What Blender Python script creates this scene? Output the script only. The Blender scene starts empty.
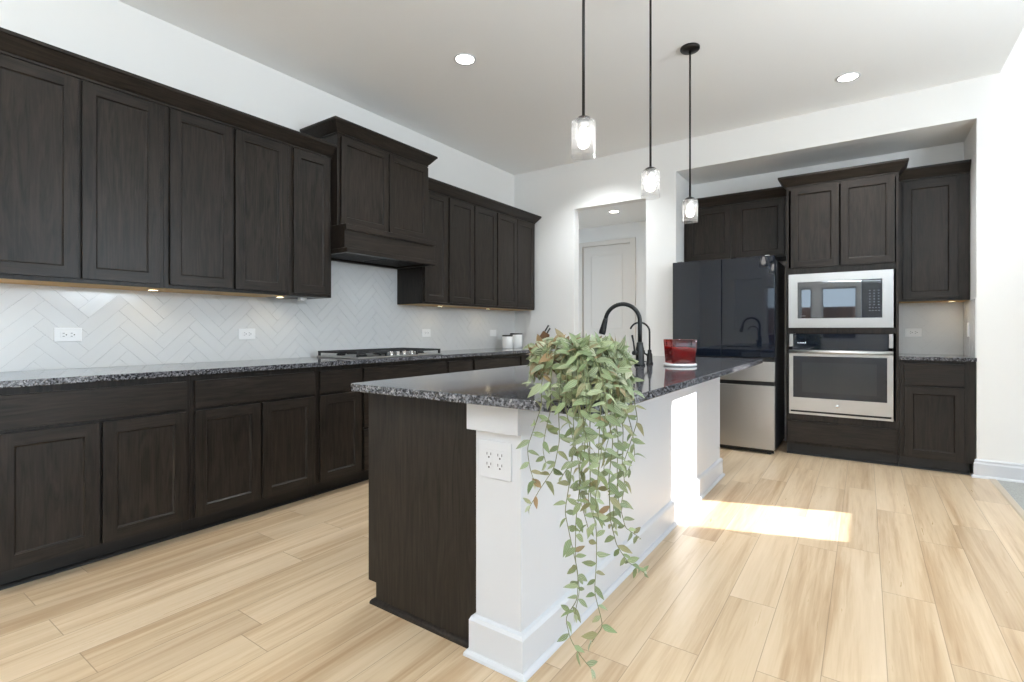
import bpy, bmesh, math, random
from mathutils import Vector, Matrix

random.seed(7)
S = bpy.context.scene
COL = S.collection
PI = math.pi

# ------------------------------------------------------------------ camera
FPX, HOR, TH = 508.0, 330.0, math.radians(34.8)
CAM = Vector((3.6, -5.23, 1.127))
cam_d = bpy.data.cameras.new('camera')
cam = bpy.data.objects.new('camera', cam_d)
COL.objects.link(cam)
cam.location = CAM
cam.rotation_euler = (PI / 2, 0, TH)
cam_d.sensor_width = 36
cam_d.lens = FPX / 1024 * 36
cam_d.shift_y = (HOR - 341) / 1024
cam_d.clip_start = 0.05
S.camera = cam

# ------------------------------------------------------------------ exposure
S.view_settings.view_transform = 'Standard'
S.view_settings.look = 'None'
S.view_settings.gamma = 1
S.view_settings.use_curve_mapping = False
S.view_settings.exposure = 0.07
S.cycles.max_bounces = 14
S.cycles.diffuse_bounces = 8
S.cycles.glossy_bounces = 6
S.cycles.transparent_max_bounces = 16
S.cycles.sample_clamp_indirect = 8
S.cycles.caustics_reflective = False
S.cycles.caustics_refractive = False

# ------------------------------------------------------------------ sky and sun
SKY = 4.4
SUN = 22.0
BOUNCE = 230.0
W = bpy.data.worlds.new('sky')
S.world = W
W.use_nodes = True
wn, wl = W.node_tree.nodes, W.node_tree.links
bg = wn['Background']
bg.inputs['Color'].default_value = (0.66, 0.83, 1.0, 1)
bg.inputs['Strength'].default_value = SKY
sun_d = bpy.data.lights.new('sun', 'SUN')
sun_d.energy = SUN
sun_d.angle = math.radians(0.5)
sun_d.color = (1.0, 0.98, 0.95)
sun = bpy.data.objects.new('sun', sun_d)
COL.objects.link(sun)
sun.location = (12, 3, 8)
sun.rotation_euler = Vector((-1, -0.33, -0.56)).to_track_quat('-Z', 'Y').to_euler()


def uplight(loc, power, size, aim=(0, 0, 1)):
    # added fill light without a visible source, turned up to brighten the ceiling
    d = bpy.data.lights.new('ceiling_fill', 'AREA')
    d.shape = 'DISK'
    d.size = size
    d.energy = power
    d.color = (0.80, 0.91, 1.0)
    o = bpy.data.objects.new('ceiling_fill', d)
    COL.objects.link(o)
    o.location = loc
    o.rotation_euler = Vector(aim).to_track_quat('-Z', 'Y').to_euler()
    return o


uplight((3.5, -7.0, 2.1), BOUNCE * 0.97, 1.3, (0.03, 0.085, 0.99))
uplight((5.7, -2.6, 1.9), BOUNCE * 0.33, 0.9, (-0.62, -0.12, 0.77))


def portal(name, loc, direction, sx, sy):
    d = bpy.data.lights.new(name, 'AREA')
    d.shape = 'RECTANGLE'
    d.size, d.size_y = sx, sy
    d.cycles.is_portal = True
    o = bpy.data.objects.new(name, d)
    COL.objects.link(o)
    o.location = loc
    o.rotation_euler = Vector(direction).to_track_quat('-Z', 'Z').to_euler()
    return o


# ------------------------------------------------------------------ helpers
def bx(bm, x0, x1, y0, y1, z0, z1, mat=0):
    x0, x1 = min(x0, x1), max(x0, x1)
    y0, y1 = min(y0, y1), max(y0, y1)
    z0, z1 = min(z0, z1), max(z0, z1)
    v = [bm.verts.new(p) for p in ((x0, y0, z0), (x1, y0, z0), (x1, y1, z0), (x0, y1, z0),
                                   (x0, y0, z1), (x1, y0, z1), (x1, y1, z1), (x0, y1, z1))]
    fs = []
    for q in ((3, 2, 1, 0), (4, 5, 6, 7), (0, 1, 5, 4), (1, 2, 6, 5), (2, 3, 7, 6), (3, 0, 4, 7)):
        f = bm.faces.new([v[i] for i in q])
        f.material_index = mat
        fs.append(f)
    return fs          # bottom, top, front(-y), right(+x), back(+y), left(-x)


def poly(bm, pts, mat=0, smooth=False):
    f = bm.faces.new([bm.verts.new(p) for p in pts])
    f.material_index = mat
    f.smooth = smooth
    return f


def lathe(bm, prof, cx=0, cy=0, cz=0, seg=32, mat=0, smooth=True, close=False):
    """prof: list of (r, z); r==0 closes."""
    rings = []
    for r, z in prof:
        if r <= 1e-6:
            rings.append([bm.verts.new((cx, cy, cz + z))])
        else:
            rings.append([bm.verts.new((cx + r * math.cos(2 * PI * i / seg), cy + r * math.sin(2 * PI * i / seg), cz + z))
                          for i in range(seg)])
    pairs = list(zip(rings[:-1], rings[1:]))
    if close:
        pairs.append((rings[-1], rings[0]))
    for a, b in pairs:
        for i in range(seg):
            j = (i + 1) % seg
            if len(a) == 1 and len(b) == 1:
                continue
            if len(a) == 1:
                f = bm.faces.new((a[0], b[j], b[i]))
            elif len(b) == 1:
                f = bm.faces.new((a[i], a[j], b[0]))
            else:
                f = bm.faces.new((a[i], a[j], b[j], b[i]))
            f.smooth = smooth
            f.material_index = mat


def tube(bm, pts, rad, seg=12, mat=0, caps=True):
    pts = [Vector(p) for p in pts]
    n = len(pts)
    rads = rad if isinstance(rad, (list, tuple)) else [rad] * n
    t0 = (pts[1] - pts[0]).normalized()
    ref = Vector((0, 0, 1)) if abs(t0.z) < 0.9 else Vector((1, 0, 0))
    nrm = t0.cross(ref).normalized()
    rings = []
    for i in range(n):
        if i == 0:
            t = pts[1] - pts[0]
        elif i == n - 1:
            t = pts[-1] - pts[-2]
        else:
            t = pts[i + 1] - pts[i - 1]
        t.normalize()
        nrm = (nrm - t * nrm.dot(t))
        if nrm.length < 1e-5:
            nrm = t.orthogonal()
        nrm.normalize()
        b = t.cross(nrm)
        rings.append([bm.verts.new(pts[i] + (nrm * math.cos(2 * PI * k / seg) + b * math.sin(2 * PI * k / seg)) * rads[i])
                      for k in range(seg)])
    for a, b in zip(rings[:-1], rings[1:]):
        for k in range(seg):
            l = (k + 1) % seg
            f = bm.faces.new((a[k], a[l], b[l], b[k]))
            f.smooth = True
            f.material_index = mat
    if caps:
        f = bm.faces.new(list(reversed(rings[0])))
        f.material_index = mat
        f = bm.faces.new(rings[-1])
        f.material_index = mat


def sweep(bm, path, prof, side=1, mat=0):
    """extrude a closed (offset, z) profile along a plan polyline with mitred corners."""
    P = [Vector((p[0], p[1])) for p in path]
    dirs = [(P[i + 1] - P[i]).normalized() for i in range(len(P) - 1)]
    nr = [Vector((d.y, -d.x)) * side for d in dirs]
    rings = []
    for i, p in enumerate(P):
        if i == 0:
            m = nr[0]
        elif i == len(P) - 1:
            m = nr[-1]
        else:
            m = nr[i - 1] + nr[i]
            m = m / m.dot(nr[i])
        rings.append([bm.verts.new((p.x + m.x * o, p.y + m.y * o, z)) for o, z in prof])
    k = len(prof)
    for a, b in zip(rings[:-1], rings[1:]):
        for i in range(k):
            j = (i + 1) % k
            f = bm.faces.new((a[i], b[i], b[j], a[j]))
            f.material_index = mat
    bm.faces.new(rings[0])
    bm.faces.new(list(reversed(rings[-1])))


def obj(name, bm, mats, parent=None, bevel=0.0, seg=2, recalc=True, loc=None):
    if recalc:
        bmesh.ops.recalc_face_normals(bm, faces=bm.faces)
    me = bpy.data.meshes.new(name)
    if loc is not None:
        bmesh.ops.translate(bm, verts=bm.verts, vec=-Vector(loc))
    bm.to_mesh(me)
    bm.free()
    for m in (mats if isinstance(mats, (list, tuple)) else [mats]):
        me.materials.append(m)
    o = bpy.data.objects.new(name, me)
    COL.objects.link(o)
    if loc is not None:
        o.location = loc
    if parent is not None:
        o.parent = parent
    if bevel > 0:
        b = o.modifiers.new('bevel', 'BEVEL')
        b.width = bevel
        b.segments = seg
        b.limit_method = 'ANGLE'
        b.angle_limit = math.radians(40)
    return o


def thing(name, label, cat, loc=(0, 0, 0), rz=0.0, group=None):
    o = bpy.data.objects.new(name, None)
    COL.objects.link(o)
    o.empty_display_size = 0.1
    o.location = loc
    o.rotation_euler = (0, 0, rz)
    return tag(o, label, cat, group)


def tag(o, label, cat, group=None, kind=None):
    o['label'] = label
    o['category'] = cat
    if group:
        o['group'] = group
    if kind:
        o['kind'] = kind
    return o


def struct(o):
    o['kind'] = 'structure'
    return o


def ray(u, v):
    F = Vector((-math.sin(TH), math.cos(TH), 0))
    R = Vector((math.cos(TH), math.sin(TH), 0))
    return F + R * ((u - 512) / FPX) - Vector((0, 0, 1)) * ((v - HOR) / FPX)


def on(u, v, ax, val):
    d = ray(u, v)
    i = 'xyz'.index(ax)
    return CAM + d * ((val - CAM[i]) / d[i])


# ------------------------------------------------------------------ materials
def mat(name, col=(0.8, 0.8, 0.8), rough=0.5, metal=0.0, spec=0.5, **kw):
    m = bpy.data.materials.new(name)
    m.use_nodes = True
    b = m.node_tree.nodes['Principled BSDF']
    b.inputs['Base Color'].default_value = (*col, 1)
    b.inputs['Roughness'].default_value = rough
    b.inputs['Metallic'].default_value = metal
    b.inputs['Specular IOR Level'].default_value = spec
    for k, v in kw.items():
        b.inputs[k.replace('_', ' ')].default_value = v
    return m


class NT:
    def __init__(self, m):
        self.t = m.node_tree
        self.n, self.l = m.node_tree.nodes, m.node_tree.links
        self.b = self.n.get('Principled BSDF')

    def add(self, kind, **props):
        nd = self.n.new(kind)
        for k, v in props.items():
            setattr(nd, k, v)
        return nd

    def link(self, a, b):
        self.l.new(a, b)

    def math(self, op, a, b=None, c=None):
        nd = self.add('ShaderNodeMath', operation=op)
        for i, v in enumerate((a, b, c)):
            if v is None:
                continue
            if isinstance(v, (int, float)):
                nd.inputs[i].default_value = v
            else:
                self.link(v, nd.inputs[i])
        return nd.outputs[0]

    def coords(self, scale=(1, 1, 1), rnd=0.0, kind='Object'):
        tc = self.add('ShaderNodeTexCoord')
        mp = self.add('ShaderNodeMapping')
        mp.inputs['Scale'].default_value = scale
        src = tc.outputs[kind]
        if rnd:
            oi = self.add('ShaderNodeObjectInfo')
            ml = self.add('ShaderNodeVectorMath', operation='ADD')
            sc = self.math('MULTIPLY', oi.outputs['Random'], rnd)
            cb = self.add('ShaderNodeCombineXYZ')
            for i in range(3):
                self.link(sc, cb.inputs[i])
            self.link(src, ml.inputs[0])
            self.link(cb.outputs[0], ml.inputs[1])
            src = ml.outputs[0]
        self.link(src, mp.inputs['Vector'])
        return mp.outputs['Vector']

    def noise(self, vec, scale=5, detail=4, rough=0.5, dist=0.0):
        nd = self.add('ShaderNodeTexNoise')
        nd.inputs['Scale'].default_value = scale
        nd.inputs['Detail'].default_value = detail
        nd.inputs['Roughness'].default_value = rough
        nd.inputs['Distortion'].default_value = dist
        self.link(vec, nd.inputs['Vector'])
        return nd.outputs['Fac']

    def ramp(self, fac, stops, interp='LINEAR'):
        nd = self.add('ShaderNodeValToRGB')
        cr = nd.color_ramp
        cr.interpolation = interp
        while len(cr.elements) < len(stops):
            cr.elements.new(0.5)
        for e, (p, c) in zip(cr.elements, stops):
            e.position = p
            e.color = (*c, 1) if len(c) == 3 else c
        self.link(fac, nd.inputs['Fac'])
        return nd.outputs['Color']

    def mix(self, fac, a, b, blend='MIX'):
        nd = self.add('ShaderNodeMix', data_type='RGBA', blend_type=blend)
        for s, v in ((nd.inputs[0], fac), (nd.inputs[6], a), (nd.inputs[7], b)):
            if isinstance(v, (int, float)):
                s.default_value = v
            elif isinstance(v, tuple):
                s.default_value = (*v, 1) if len(v) == 3 else v
            else:
                self.link(v, s)
        return nd.outputs[2]

    def bump(self, h, strength=0.2, dist=0.002):
        nd = self.add('ShaderNodeBump')
        nd.inputs['Strength'].default_value = strength
        nd.inputs['Distance'].default_value = dist
        self.link(h, nd.inputs['Height'])
        self.link(nd.outputs[0], self.b.inputs['Normal'])


def wood(name, axis, dark=(0.0075, 0.0060, 0.0050), light=(0.0330, 0.0250, 0.0195), rough=0.35):
    m = mat(name, rough=rough, spec=0.22)
    t = NT(m)
    sc = {'z': (16, 16, 1.3), 'x': (1.3, 16, 16), 'y': (16, 1.3, 16)}[axis]
    v = t.coords(sc, rnd=37.0)
    n1 = t.noise(v, 1.5, 5, 0.6, 2.6)
    sc2 = {'z': (120, 120, 5), 'x': (5, 120, 120), 'y': (120, 5, 120)}[axis]
    n2 = t.noise(t.coords(sc2, rnd=11.0), 1.5, 2, 0.6)
    n = t.math('ADD', t.math('MULTIPLY', n1, 0.7), t.math('MULTIPLY', n2, 0.3))
    c = t.ramp(n, [(0.34, dark), (0.68, light)])
    t.link(c, t.b.inputs['Base Color'])
    r = t.math('MULTIPLY_ADD', n2, 0.12, rough - 0.06)
    t.link(r, t.b.inputs['Roughness'])
    t.bump(n2, 0.10, 0.001)
    return m


M = {}
M['wood'] = wood('espresso_wood', 'z')
M['woodh'] = wood('espresso_wood_cross', 'x')
M['maple'] = wood('raw_maple', 'x', (0.52, 0.33, 0.13), (0.68, 0.46, 0.21), 0.55)
M['toe'] = mat('toe_black', (0.006, 0.005, 0.0045), 0.5)
M['paint'] = mat('wall_paint', (0.82, 0.81, 0.79), 0.75, spec=0.25)
M['ceil'] = mat('ceiling_paint', (0.90, 0.895, 0.885), 0.9, spec=0.15)
M['trim'] = mat('trim_white', (0.60, 0.61, 0.635), 0.38)
M['plastic'] = mat('white_plastic', (0.88, 0.88, 0.88), 0.3)
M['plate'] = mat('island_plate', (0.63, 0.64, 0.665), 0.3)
M['slot'] = mat('slot_dark', (0.03, 0.03, 0.03), 0.5)
M['grout'] = mat('grout', (0.66, 0.66, 0.65), 0.8)
M['tile'] = mat('glossy_white_tile', (0.74, 0.74, 0.73), 0.16, spec=0.5)
M['steel'] = mat('stainless_steel', (0.50, 0.49, 0.475), 0.3, metal=1.0)
_t = NT(M['steel'])
_n = _t.noise(_t.coords((2, 2, 260)), 1.0, 3, 0.6)
_t.link(_t.math('MULTIPLY_ADD', _n, 0.05, 0.31), _t.b.inputs['Roughness'])
_tg = _t.add('ShaderNodeTangent', direction_type='RADIAL', axis='Z')
_t.link(_tg.outputs[0], _t.b.inputs['Tangent'])
_t.b.inputs['Anisotropic'].default_value = 0.7
M['steelv'] = M['steel']
M['chrome'] = mat('polished_metal', (0.75, 0.75, 0.74), 0.15, metal=1.0)
M['blackglass'] = mat('black_glass', (0.006, 0.009, 0.016), 0.03, spec=0.45)
M['darkglass'] = mat('oven_window_glass', (0.010, 0.013, 0.019), 0.03, spec=0.5)
M['mirrorglass'] = mat('microwave_glass', (0.006, 0.009, 0.014), 0.02, spec=0.5, IOR=2.0)
M['body'] = mat('fridge_body', (0.03, 0.03, 0.034), 0.4)
M['black'] = mat('matte_black_metal', (0.012, 0.012, 0.012), 0.35, metal=0.3)
M['iron'] = mat('cast_iron', (0.014, 0.014, 0.015), 0.55)
M['bronze'] = mat('dark_bronze', (0.022, 0.019, 0.017), 0.35, metal=0.6)
M['ivory'] = mat('ceramic_white', (0.80, 0.79, 0.77), 0.25)
M['marble'] = mat('white_marble', (0.82, 0.81, 0.79), 0.25)
M['soil'] = mat('soil', (0.03, 0.02, 0.013), 0.95)
M['wick'] = mat('wick', (0.05, 0.04, 0.03), 0.9)
M['knifewood'] = wood('walnut_block', 'z', (0.09, 0.045, 0.02), (0.17, 0.09, 0.04), 0.5)
M['glyph'] = mat('panel_print', (0.55, 0.58, 0.6), 0.4)
M['glyphdim'] = mat('panel_print_dim', (0.10, 0.11, 0.12), 0.4)
M['rubber'] = mat('rubber_foot', (0.02, 0.02, 0.02), 0.7)
M['hallpaint'] = M['paint']
M['doorpaint'] = mat('door_paint', (0.72, 0.675, 0.62), 0.45)


def emis(name, col, strength):
    m = bpy.data.materials.new(name)
    m.use_nodes = True
    n = m.node_tree.nodes
    b = n['Principled BSDF']
    b.inputs['Base Color'].default_value = (0.9, 0.9, 0.9, 1)
    b.inputs['Emission Color'].default_value = (*col, 1)
    b.inputs['Emission Strength'].default_value = strength
    return m


M['lens'] = emis('downlight_lens', (1.0, 0.93, 0.82), 14)
M['bulb'] = emis('pendant_bulb', (1.0, 0.95, 0.88), 9)
M['puck'] = emis('puck_lens', (1.0, 0.78, 0.45), 12)
M['display'] = emis('lit_display', (0.8, 0.9, 1.0), 0.7)


# granite
def granite():
    m = mat('speckled_granite', rough=0.07, spec=0.55)
    t = NT(m)
    v = t.coords((1, 1, 1))
    vo = t.add('ShaderNodeTexVoronoi', feature='F1')
    vo.inputs['Scale'].default_value = 165
    t.link(v, vo.inputs['Vector'])
    n = t.noise(v, 90, 5, 0.7)
    bw = t.add('ShaderNodeSeparateColor')
    t.link(vo.outputs['Color'], bw.inputs[0])
    f = t.math('ADD', t.math('MULTIPLY', bw.outputs[0], 0.62), t.math('MULTIPLY', n, 0.45))
    c = t.ramp(f, [(0.28, (0.012, 0.012, 0.014)), (0.45, (0.035, 0.035, 0.039)), (0.60, (0.095, 0.095, 0.105)),
                   (0.76, (0.165, 0.165, 0.18)), (0.92, (0.30, 0.295, 0.30))])
    t.link(c, t.b.inputs['Base Color'])
    return m


M['granite'] = granite()


# oak plank floor
def floor_mat():
    m = mat('oak_planks', rough=0.3, spec=0.4)
    t = NT(m)
    tc = t.add('ShaderNodeTexCoord')
    sp = t.add('ShaderNodeSeparateXYZ')
    t.link(tc.outputs['Object'], sp.inputs[0])
    PW, PL = 0.1778, 1.22
    px = t.math('DIVIDE', t.math('SUBTRACT', sp.outputs[0], 3.66 - 40 * PW), PW)
    row = t.math('FLOOR', px)
    fx = t.math('SUBTRACT', px, row)
    wn = t.add('ShaderNodeTexWhiteNoise', noise_dimensions='1D')
    t.link(row, wn.inputs['W'])
    py = t.math('ADD', t.math('DIVIDE', sp.outputs[1], PL), t.math('MULTIPLY', wn.outputs['Value'], 7.3))
    seg = t.math('FLOOR', py)
    fy = t.math('SUBTRACT', py, seg)
    cb = t.add('ShaderNodeCombineXYZ')
    t.link(row, cb.inputs[0])
    t.link(seg, cb.inputs[1])
    wn2 = t.add('ShaderNodeTexWhiteNoise', noise_dimensions='2D')
    t.link(cb.outputs[0], wn2.inputs['Vector'])
    rnd = wn2.outputs['Value']
    # grain, shifted per plank
    gv = t.add('ShaderNodeCombineXYZ')
    t.link(t.math('MULTIPLY', sp.outputs[0], 1.0), gv.inputs[0])
    t.link(t.math('MULTIPLY', sp.outputs[1], 0.045), gv.inputs[1])
    t.link(t.math('MULTIPLY', rnd, 50.0), gv.inputs[2])
    g1 = t.noise(gv.outputs[0], 13, 3, 0.5, 0.9)
    g2 = t.noise(gv.outputs[0], 70, 3, 0.6, 0.6)
    g3 = t.noise(gv.outputs[0], 5, 2, 0.5, 0.3)
    g = t.math('ADD', t.math('MULTIPLY', g1, 0.5), t.math('ADD', t.math('MULTIPLY', g2, 0.22), t.math('MULTIPLY', g3, 0.3)))
    c = t.ramp(g, [(0.36, (0.63, 0.495, 0.35)), (0.49, (0.57, 0.435, 0.29)), (0.57, (0.485, 0.35, 0.22)),
                   (0.67, (0.385, 0.255, 0.145))])
    tone = t.ramp(rnd, [(0.0, (0.87, 0.85, 0.83)), (0.35, (0.97, 0.96, 0.94)), (1.0, (1.04, 1.04, 1.04))])
    c = t.mix(1.0, c, tone, 'MULTIPLY')
    ex = t.math('MINIMUM', fx, t.math('SUBTRACT', 1.0, fx))
    ey = t.math('MINIMUM', fy, t.math('SUBTRACT', 1.0, fy))
    gx = t.math('LESS_THAN', ex, 0.0075)
    gy = t.math('LESS_THAN', ey, 0.0013)
    gap = t.math('MAXIMUM', gx, gy)
    c = t.mix(t.math('MULTIPLY', gap, 0.55), c, (0.16, 0.10, 0.06))
    t.link(c, t.b.inputs['Base Color'])
    t.link(t.math('MULTIPLY_ADD', g2, 0.12, 0.24), t.b.inputs['Roughness'])
    h = t.math('SUBTRACT', t.math('MULTIPLY', g2, 0.15), gap)
    t.bump(h, 0.25, 0.001)
    return m


M['floor'] = floor_mat()


def carpet_mat():
    m = mat('grey_carpet', (0.4, 0.41, 0.40), 0.95, spec=0.1)
    t = NT(m)
    n = t.noise(t.coords(), 160, 3, 0.7)
    t.link(t.ramp(n, [(0.3, (0.30, 0.30, 0.285)), (0.7, (0.46, 0.465, 0.45))]), t.b.inputs['Base Color'])
    t.bump(n, 0.6, 0.004)
    return m


M['carpet'] = carpet_mat()
M['strip'] = mat('transition_strip', (0.50, 0.42, 0.32), 0.4)


def fence_mat():
    m = mat('fence_boards', rough=0.8)
    t = NT(m)
    tc = t.add('ShaderNodeTexCoord')
    sp = t.add('ShaderNodeSeparateXYZ')
    t.link(tc.outputs['Object'], sp.inputs[0])
    px = t.math('DIVIDE', sp.outputs[0], 0.14)
    row = t.math('FLOOR', px)
    fx = t.math('SUBTRACT', px, row)
    wn = t.add('ShaderNodeTexWhiteNoise', noise_dimensions='1D')
    t.link(row, wn.inputs['W'])
    c = t.ramp(wn.outputs['Value'], [(0, (0.07, 0.042, 0.03)), (1, (0.17, 0.10, 0.07))])
    gap = t.math('LESS_THAN', fx, 0.08)
    t.link(t.mix(gap, c, (0.02, 0.012, 0.01)), t.b.inputs['Base Color'])
    return m


M['fence'] = fence_mat()
M['ground'] = mat('pale_concrete', (0.36, 0.36, 0.355), 0.95)


def clear_glass(name, tint=(1, 1, 1), base=0.04, frost=0.0, bump=False):
    m = bpy.data.materials.new(name)
    m.use_nodes = True
    n, l = m.node_tree.nodes, m.node_tree.links
    n.remove(n['Principled BSDF'])
    out = n['Material Output']
    tr = n.new('ShaderNodeBsdfTransparent')
    tr.inputs[0].default_value = (*tint, 1)
    gl = n.new('ShaderNodeBsdfGlossy')
    gl.inputs['Roughness'].default_value = 0.03
    lw = n.new('ShaderNodeLayerWeight')
    lw.inputs['Blend'].default_value = 0.25
    mx = n.new('ShaderNodeMixShader')
    mp = n.new('ShaderNodeMath')
    mp.operation = 'MULTIPLY_ADD'
    l.new(lw.outputs['Facing'], mp.inputs[0])
    mp.inputs[1].default_value = 0.30
    mp.inputs[2].default_value = base
    l.new(mp.outputs[0], mx.inputs[0])
    l.new(tr.outputs[0], mx.inputs[1])
    l.new(gl.outputs[0], mx.inputs[2])
    last = mx.outputs[0]
    if bump:
        nz = n.new('ShaderNodeTexNoise')
        nz.inputs['Scale'].default_value = 90
        tc = n.new('ShaderNodeTexCoord')
        l.new(tc.outputs['Object'], nz.inputs['Vector'])
        bp = n.new('ShaderNodeBump')
        bp.inputs['Strength'].default_value = 0.25
        bp.inputs['Distance'].default_value = 0.004
        l.new(nz.outputs[0], bp.inputs['Height'])
        l.new(bp.outputs[0], gl.inputs['Normal'])
    if frost:
        ts = n.new('ShaderNodeBsdfTranslucent')
        ts.inputs[0].default_value = (0.95, 0.95, 0.95, 1)
        m2 = n.new('ShaderNodeMixShader')
        m2.inputs[0].default_value = frost
        l.new(last, m2.inputs[1])
        l.new(ts.outputs[0], m2.inputs[2])
        last = m2.outputs[0]
    l.new(last, out.inputs['Surface'])
    return m


M['pane'] = clear_glass('window_glass', base=0.03)
M['shade'] = clear_glass('seeded_glass', base=0.06, frost=0.10, bump=True)
M['redglass'] = clear_glass('red_glass', (0.72, 0.10, 0.08), base=0.05, frost=0.0)
M['wax'] = mat('red_wax', (0.42, 0.022, 0.018), 0.45, Subsurface_Weight=0.2)
M['potm'] = mat('grey_ceramic', (0.48, 0.47, 0.46), 0.6)
_t = NT(M['potm'])
_n = _t.noise(_t.coords((1, 1, 0.5)), 22, 4, 0.6)
_t.link(_t.ramp(_n, [(0.35, (0.36, 0.35, 0.345)), (0.65, (0.58, 0.575, 0.565))]), _t.b.inputs['Base Color'])


def leaf_mat():
    m = mat('variegated_leaf', rough=0.45, spec=0.35, Subsurface_Weight=0.0)
    t = NT(m)
    uv = t.add('ShaderNodeUVMap')
    sp = t.add('ShaderNodeSeparateXYZ')
    t.link(uv.outputs[0], sp.inputs[0])
    # stripes run along the leaf
    w = t.math('SINE', t.math('MULTIPLY', sp.outputs[0], 24.0))
    st = t.math('MULTIPLY_ADD', w, 0.5, 0.5)
    at = t.add('ShaderNodeAttribute', attribute_name='tint')
    sc = t.add('ShaderNodeSeparateColor')
    t.link(at.outputs['Color'], sc.inputs[0])
    green = t.ramp(sc.outputs[0], [(0.0, (0.090, 0.147, 0.05)), (0.45, (0.23, 0.303, 0.135)), (1.0, (0.50, 0.545, 0.365))])
    pale = t.mix(sc.outputs[1], (0.55, 0.585, 0.42), (0.79, 0.785, 0.65))
    c = t.mix(t.math('MULTIPLY', st, t.math('MULTIPLY_ADD', sc.outputs[1], 0.6, 0.2)), green, pale)
    c = t.mix(sc.outputs[2], c, (0.30, 0.19, 0.095))
    t.link(c, t.b.inputs['Base Color'])
    out = t.n['Material Output']
    tl = t.add('ShaderNodeBsdfTranslucent')
    t.link(c, tl.inputs[0])
    mx = t.add('ShaderNodeMixShader')
    mx.inputs[0].default_value = 0.3
    t.link(t.b.outputs[0], mx.inputs[1])
    t.link(tl.outputs[0], mx.inputs[2])
    t.link(mx.outputs[0], out.inputs['Surface'])
    return m


M['leaf'] = leaf_mat()
M['stem'] = mat('green_stem', (0.14, 0.15, 0.06), 0.6)

# ================================================================== SETTING
XR = 6.2            # right-hand wall of the living room
YR = -9.0           # wall behind the camera
KX = 4.433          # edge of the kitchen ceiling
ZC, ZH = 3.06, 3.75

bm = bmesh.new()
bx(bm, -0.1, 4.39, YR, 0.62, -0.1, 0)
bx(bm, -1.3, 2.0, 0.62, 2.2, -0.1, 0)
struct(obj('floor', bm, M['floor']))
bm = bmesh.new()
bx(bm, 4.39, XR, YR, 0, -0.1, 0.004)
struct(obj('floor_carpet', bm, M['carpet']))
bm = bmesh.new()
sweep(bm, [(4.39, YR + 0.02), (4.39, -0.02)], [(-0.022, 0.0), (-0.014, 0.007), (0.014, 0.009), (0.022, 0.004), (0.022, 0.0)])
struct(obj('trim_1', bm, M['strip']))

bm = bmesh.new()
bx(bm, 0, KX, YR, 0, ZC, ZH + 0.1)
bx(bm, KX, XR, YR, 0, ZH, ZH + 0.1)
struct(obj('ceiling', bm, M['ceil']))
bm = bmesh.new()
bx(bm, -1.2, 1.88, 0.12, 2.1, 2.75, 2.85)
struct(obj('ceiling_hall', bm, M['ceil']))

bm = bmesh.new()
bx(bm, -0.12, 0, YR, 0.0, 0, ZH + 0.1)
struct(obj('wall_left', bm, M['paint']))

NL, NR, NZ, ND = 2.01, 4.302, 2.752, 0.6
bm = bmesh.new()
bx(bm, -0.12, 0.838, 0, 0.12, 0, ZH + 0.1)
bx(bm, 0.838, 1.694, 0, 0.12, 2.525, ZH + 0.1)
bx(bm, 1.694, NL, 0, ND, 0, ZH + 0.1)
bx(bm, NL, NR, 0, ND, NZ, ZH + 0.1)
bx(bm, NR, XR, 0, ND, 0, ZH + 0.1)
bx(bm, 1.694, XR, ND, ND + 0.12, 0, ZH + 0.1)
struct(obj('wall_back', bm, M['paint']))
# hall beyond the doorway
bm = bmesh.new()
bx(bm, -1.3, -0.12 - 0.08, 2.1, 2.2, 0, 2.85)
bx(bm, 0.68 + 0.02, 2.0, 2.1, 2.2, 0, 2.85)
bx(bm, -0.2, 0.70, 2.1, 2.2, 2.46, 2.85)
bx(bm, -1.3, -1.2, 0.12, 2.1, 0, 2.85)
bx(bm, 1.88, 2.0, ND + 0.12, 2.1, 0, 2.85)
struct(obj('wall_hall', bm, M['paint']))

# windows behind the camera and on the living-room side ---------------
rear = [(0.86, 1.50, 1.10, 2.41), (1.58, 1.86, 1.0, 2.2), (2.29, 2.55, 0.9, 2.14), (2.74, 3.45, 0.9, 2.14),
        (4.5, 6.0, 0.1, 2.6)]
side = [(-1.13, -0.525, 1.495, 2.80), (-5.6, -2.6, 0.1, 2.75), (-8.7, -6.0, 0.1, 2.75)]


def wall_with_holes(name, a0, a1, z1, holes, fn):
    bm = bmesh.new()
    xs = sorted({a0, a1} | {h[0] for h in holes} | {h[1] for h in holes})
    for p, q in zip(xs[:-1], xs[1:]):
        mid = (p + q) / 2
        hs = sorted([h for h in holes if h[0] < mid < h[1]], key=lambda h: h[2])
        z = 0
        for h in hs:
            fn(bm, p, q, z, h[2])
            z = h[3]
        fn(bm, p, q, z, z1)
    return struct(obj(name, bm, M['paint']))


wall_with_holes('wall_rear', -0.12, XR + 0.15, ZH + 0.1, rear, lambda bm, p, q, a, b: bx(bm, p, q, YR - 0.15, YR, a, b))
wall_with_holes('wall_right', YR, ND, ZH + 0.1, side, lambda bm, p, q, a, b: bx(bm, XR, XR + 0.15, p, q, a, b))


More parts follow.
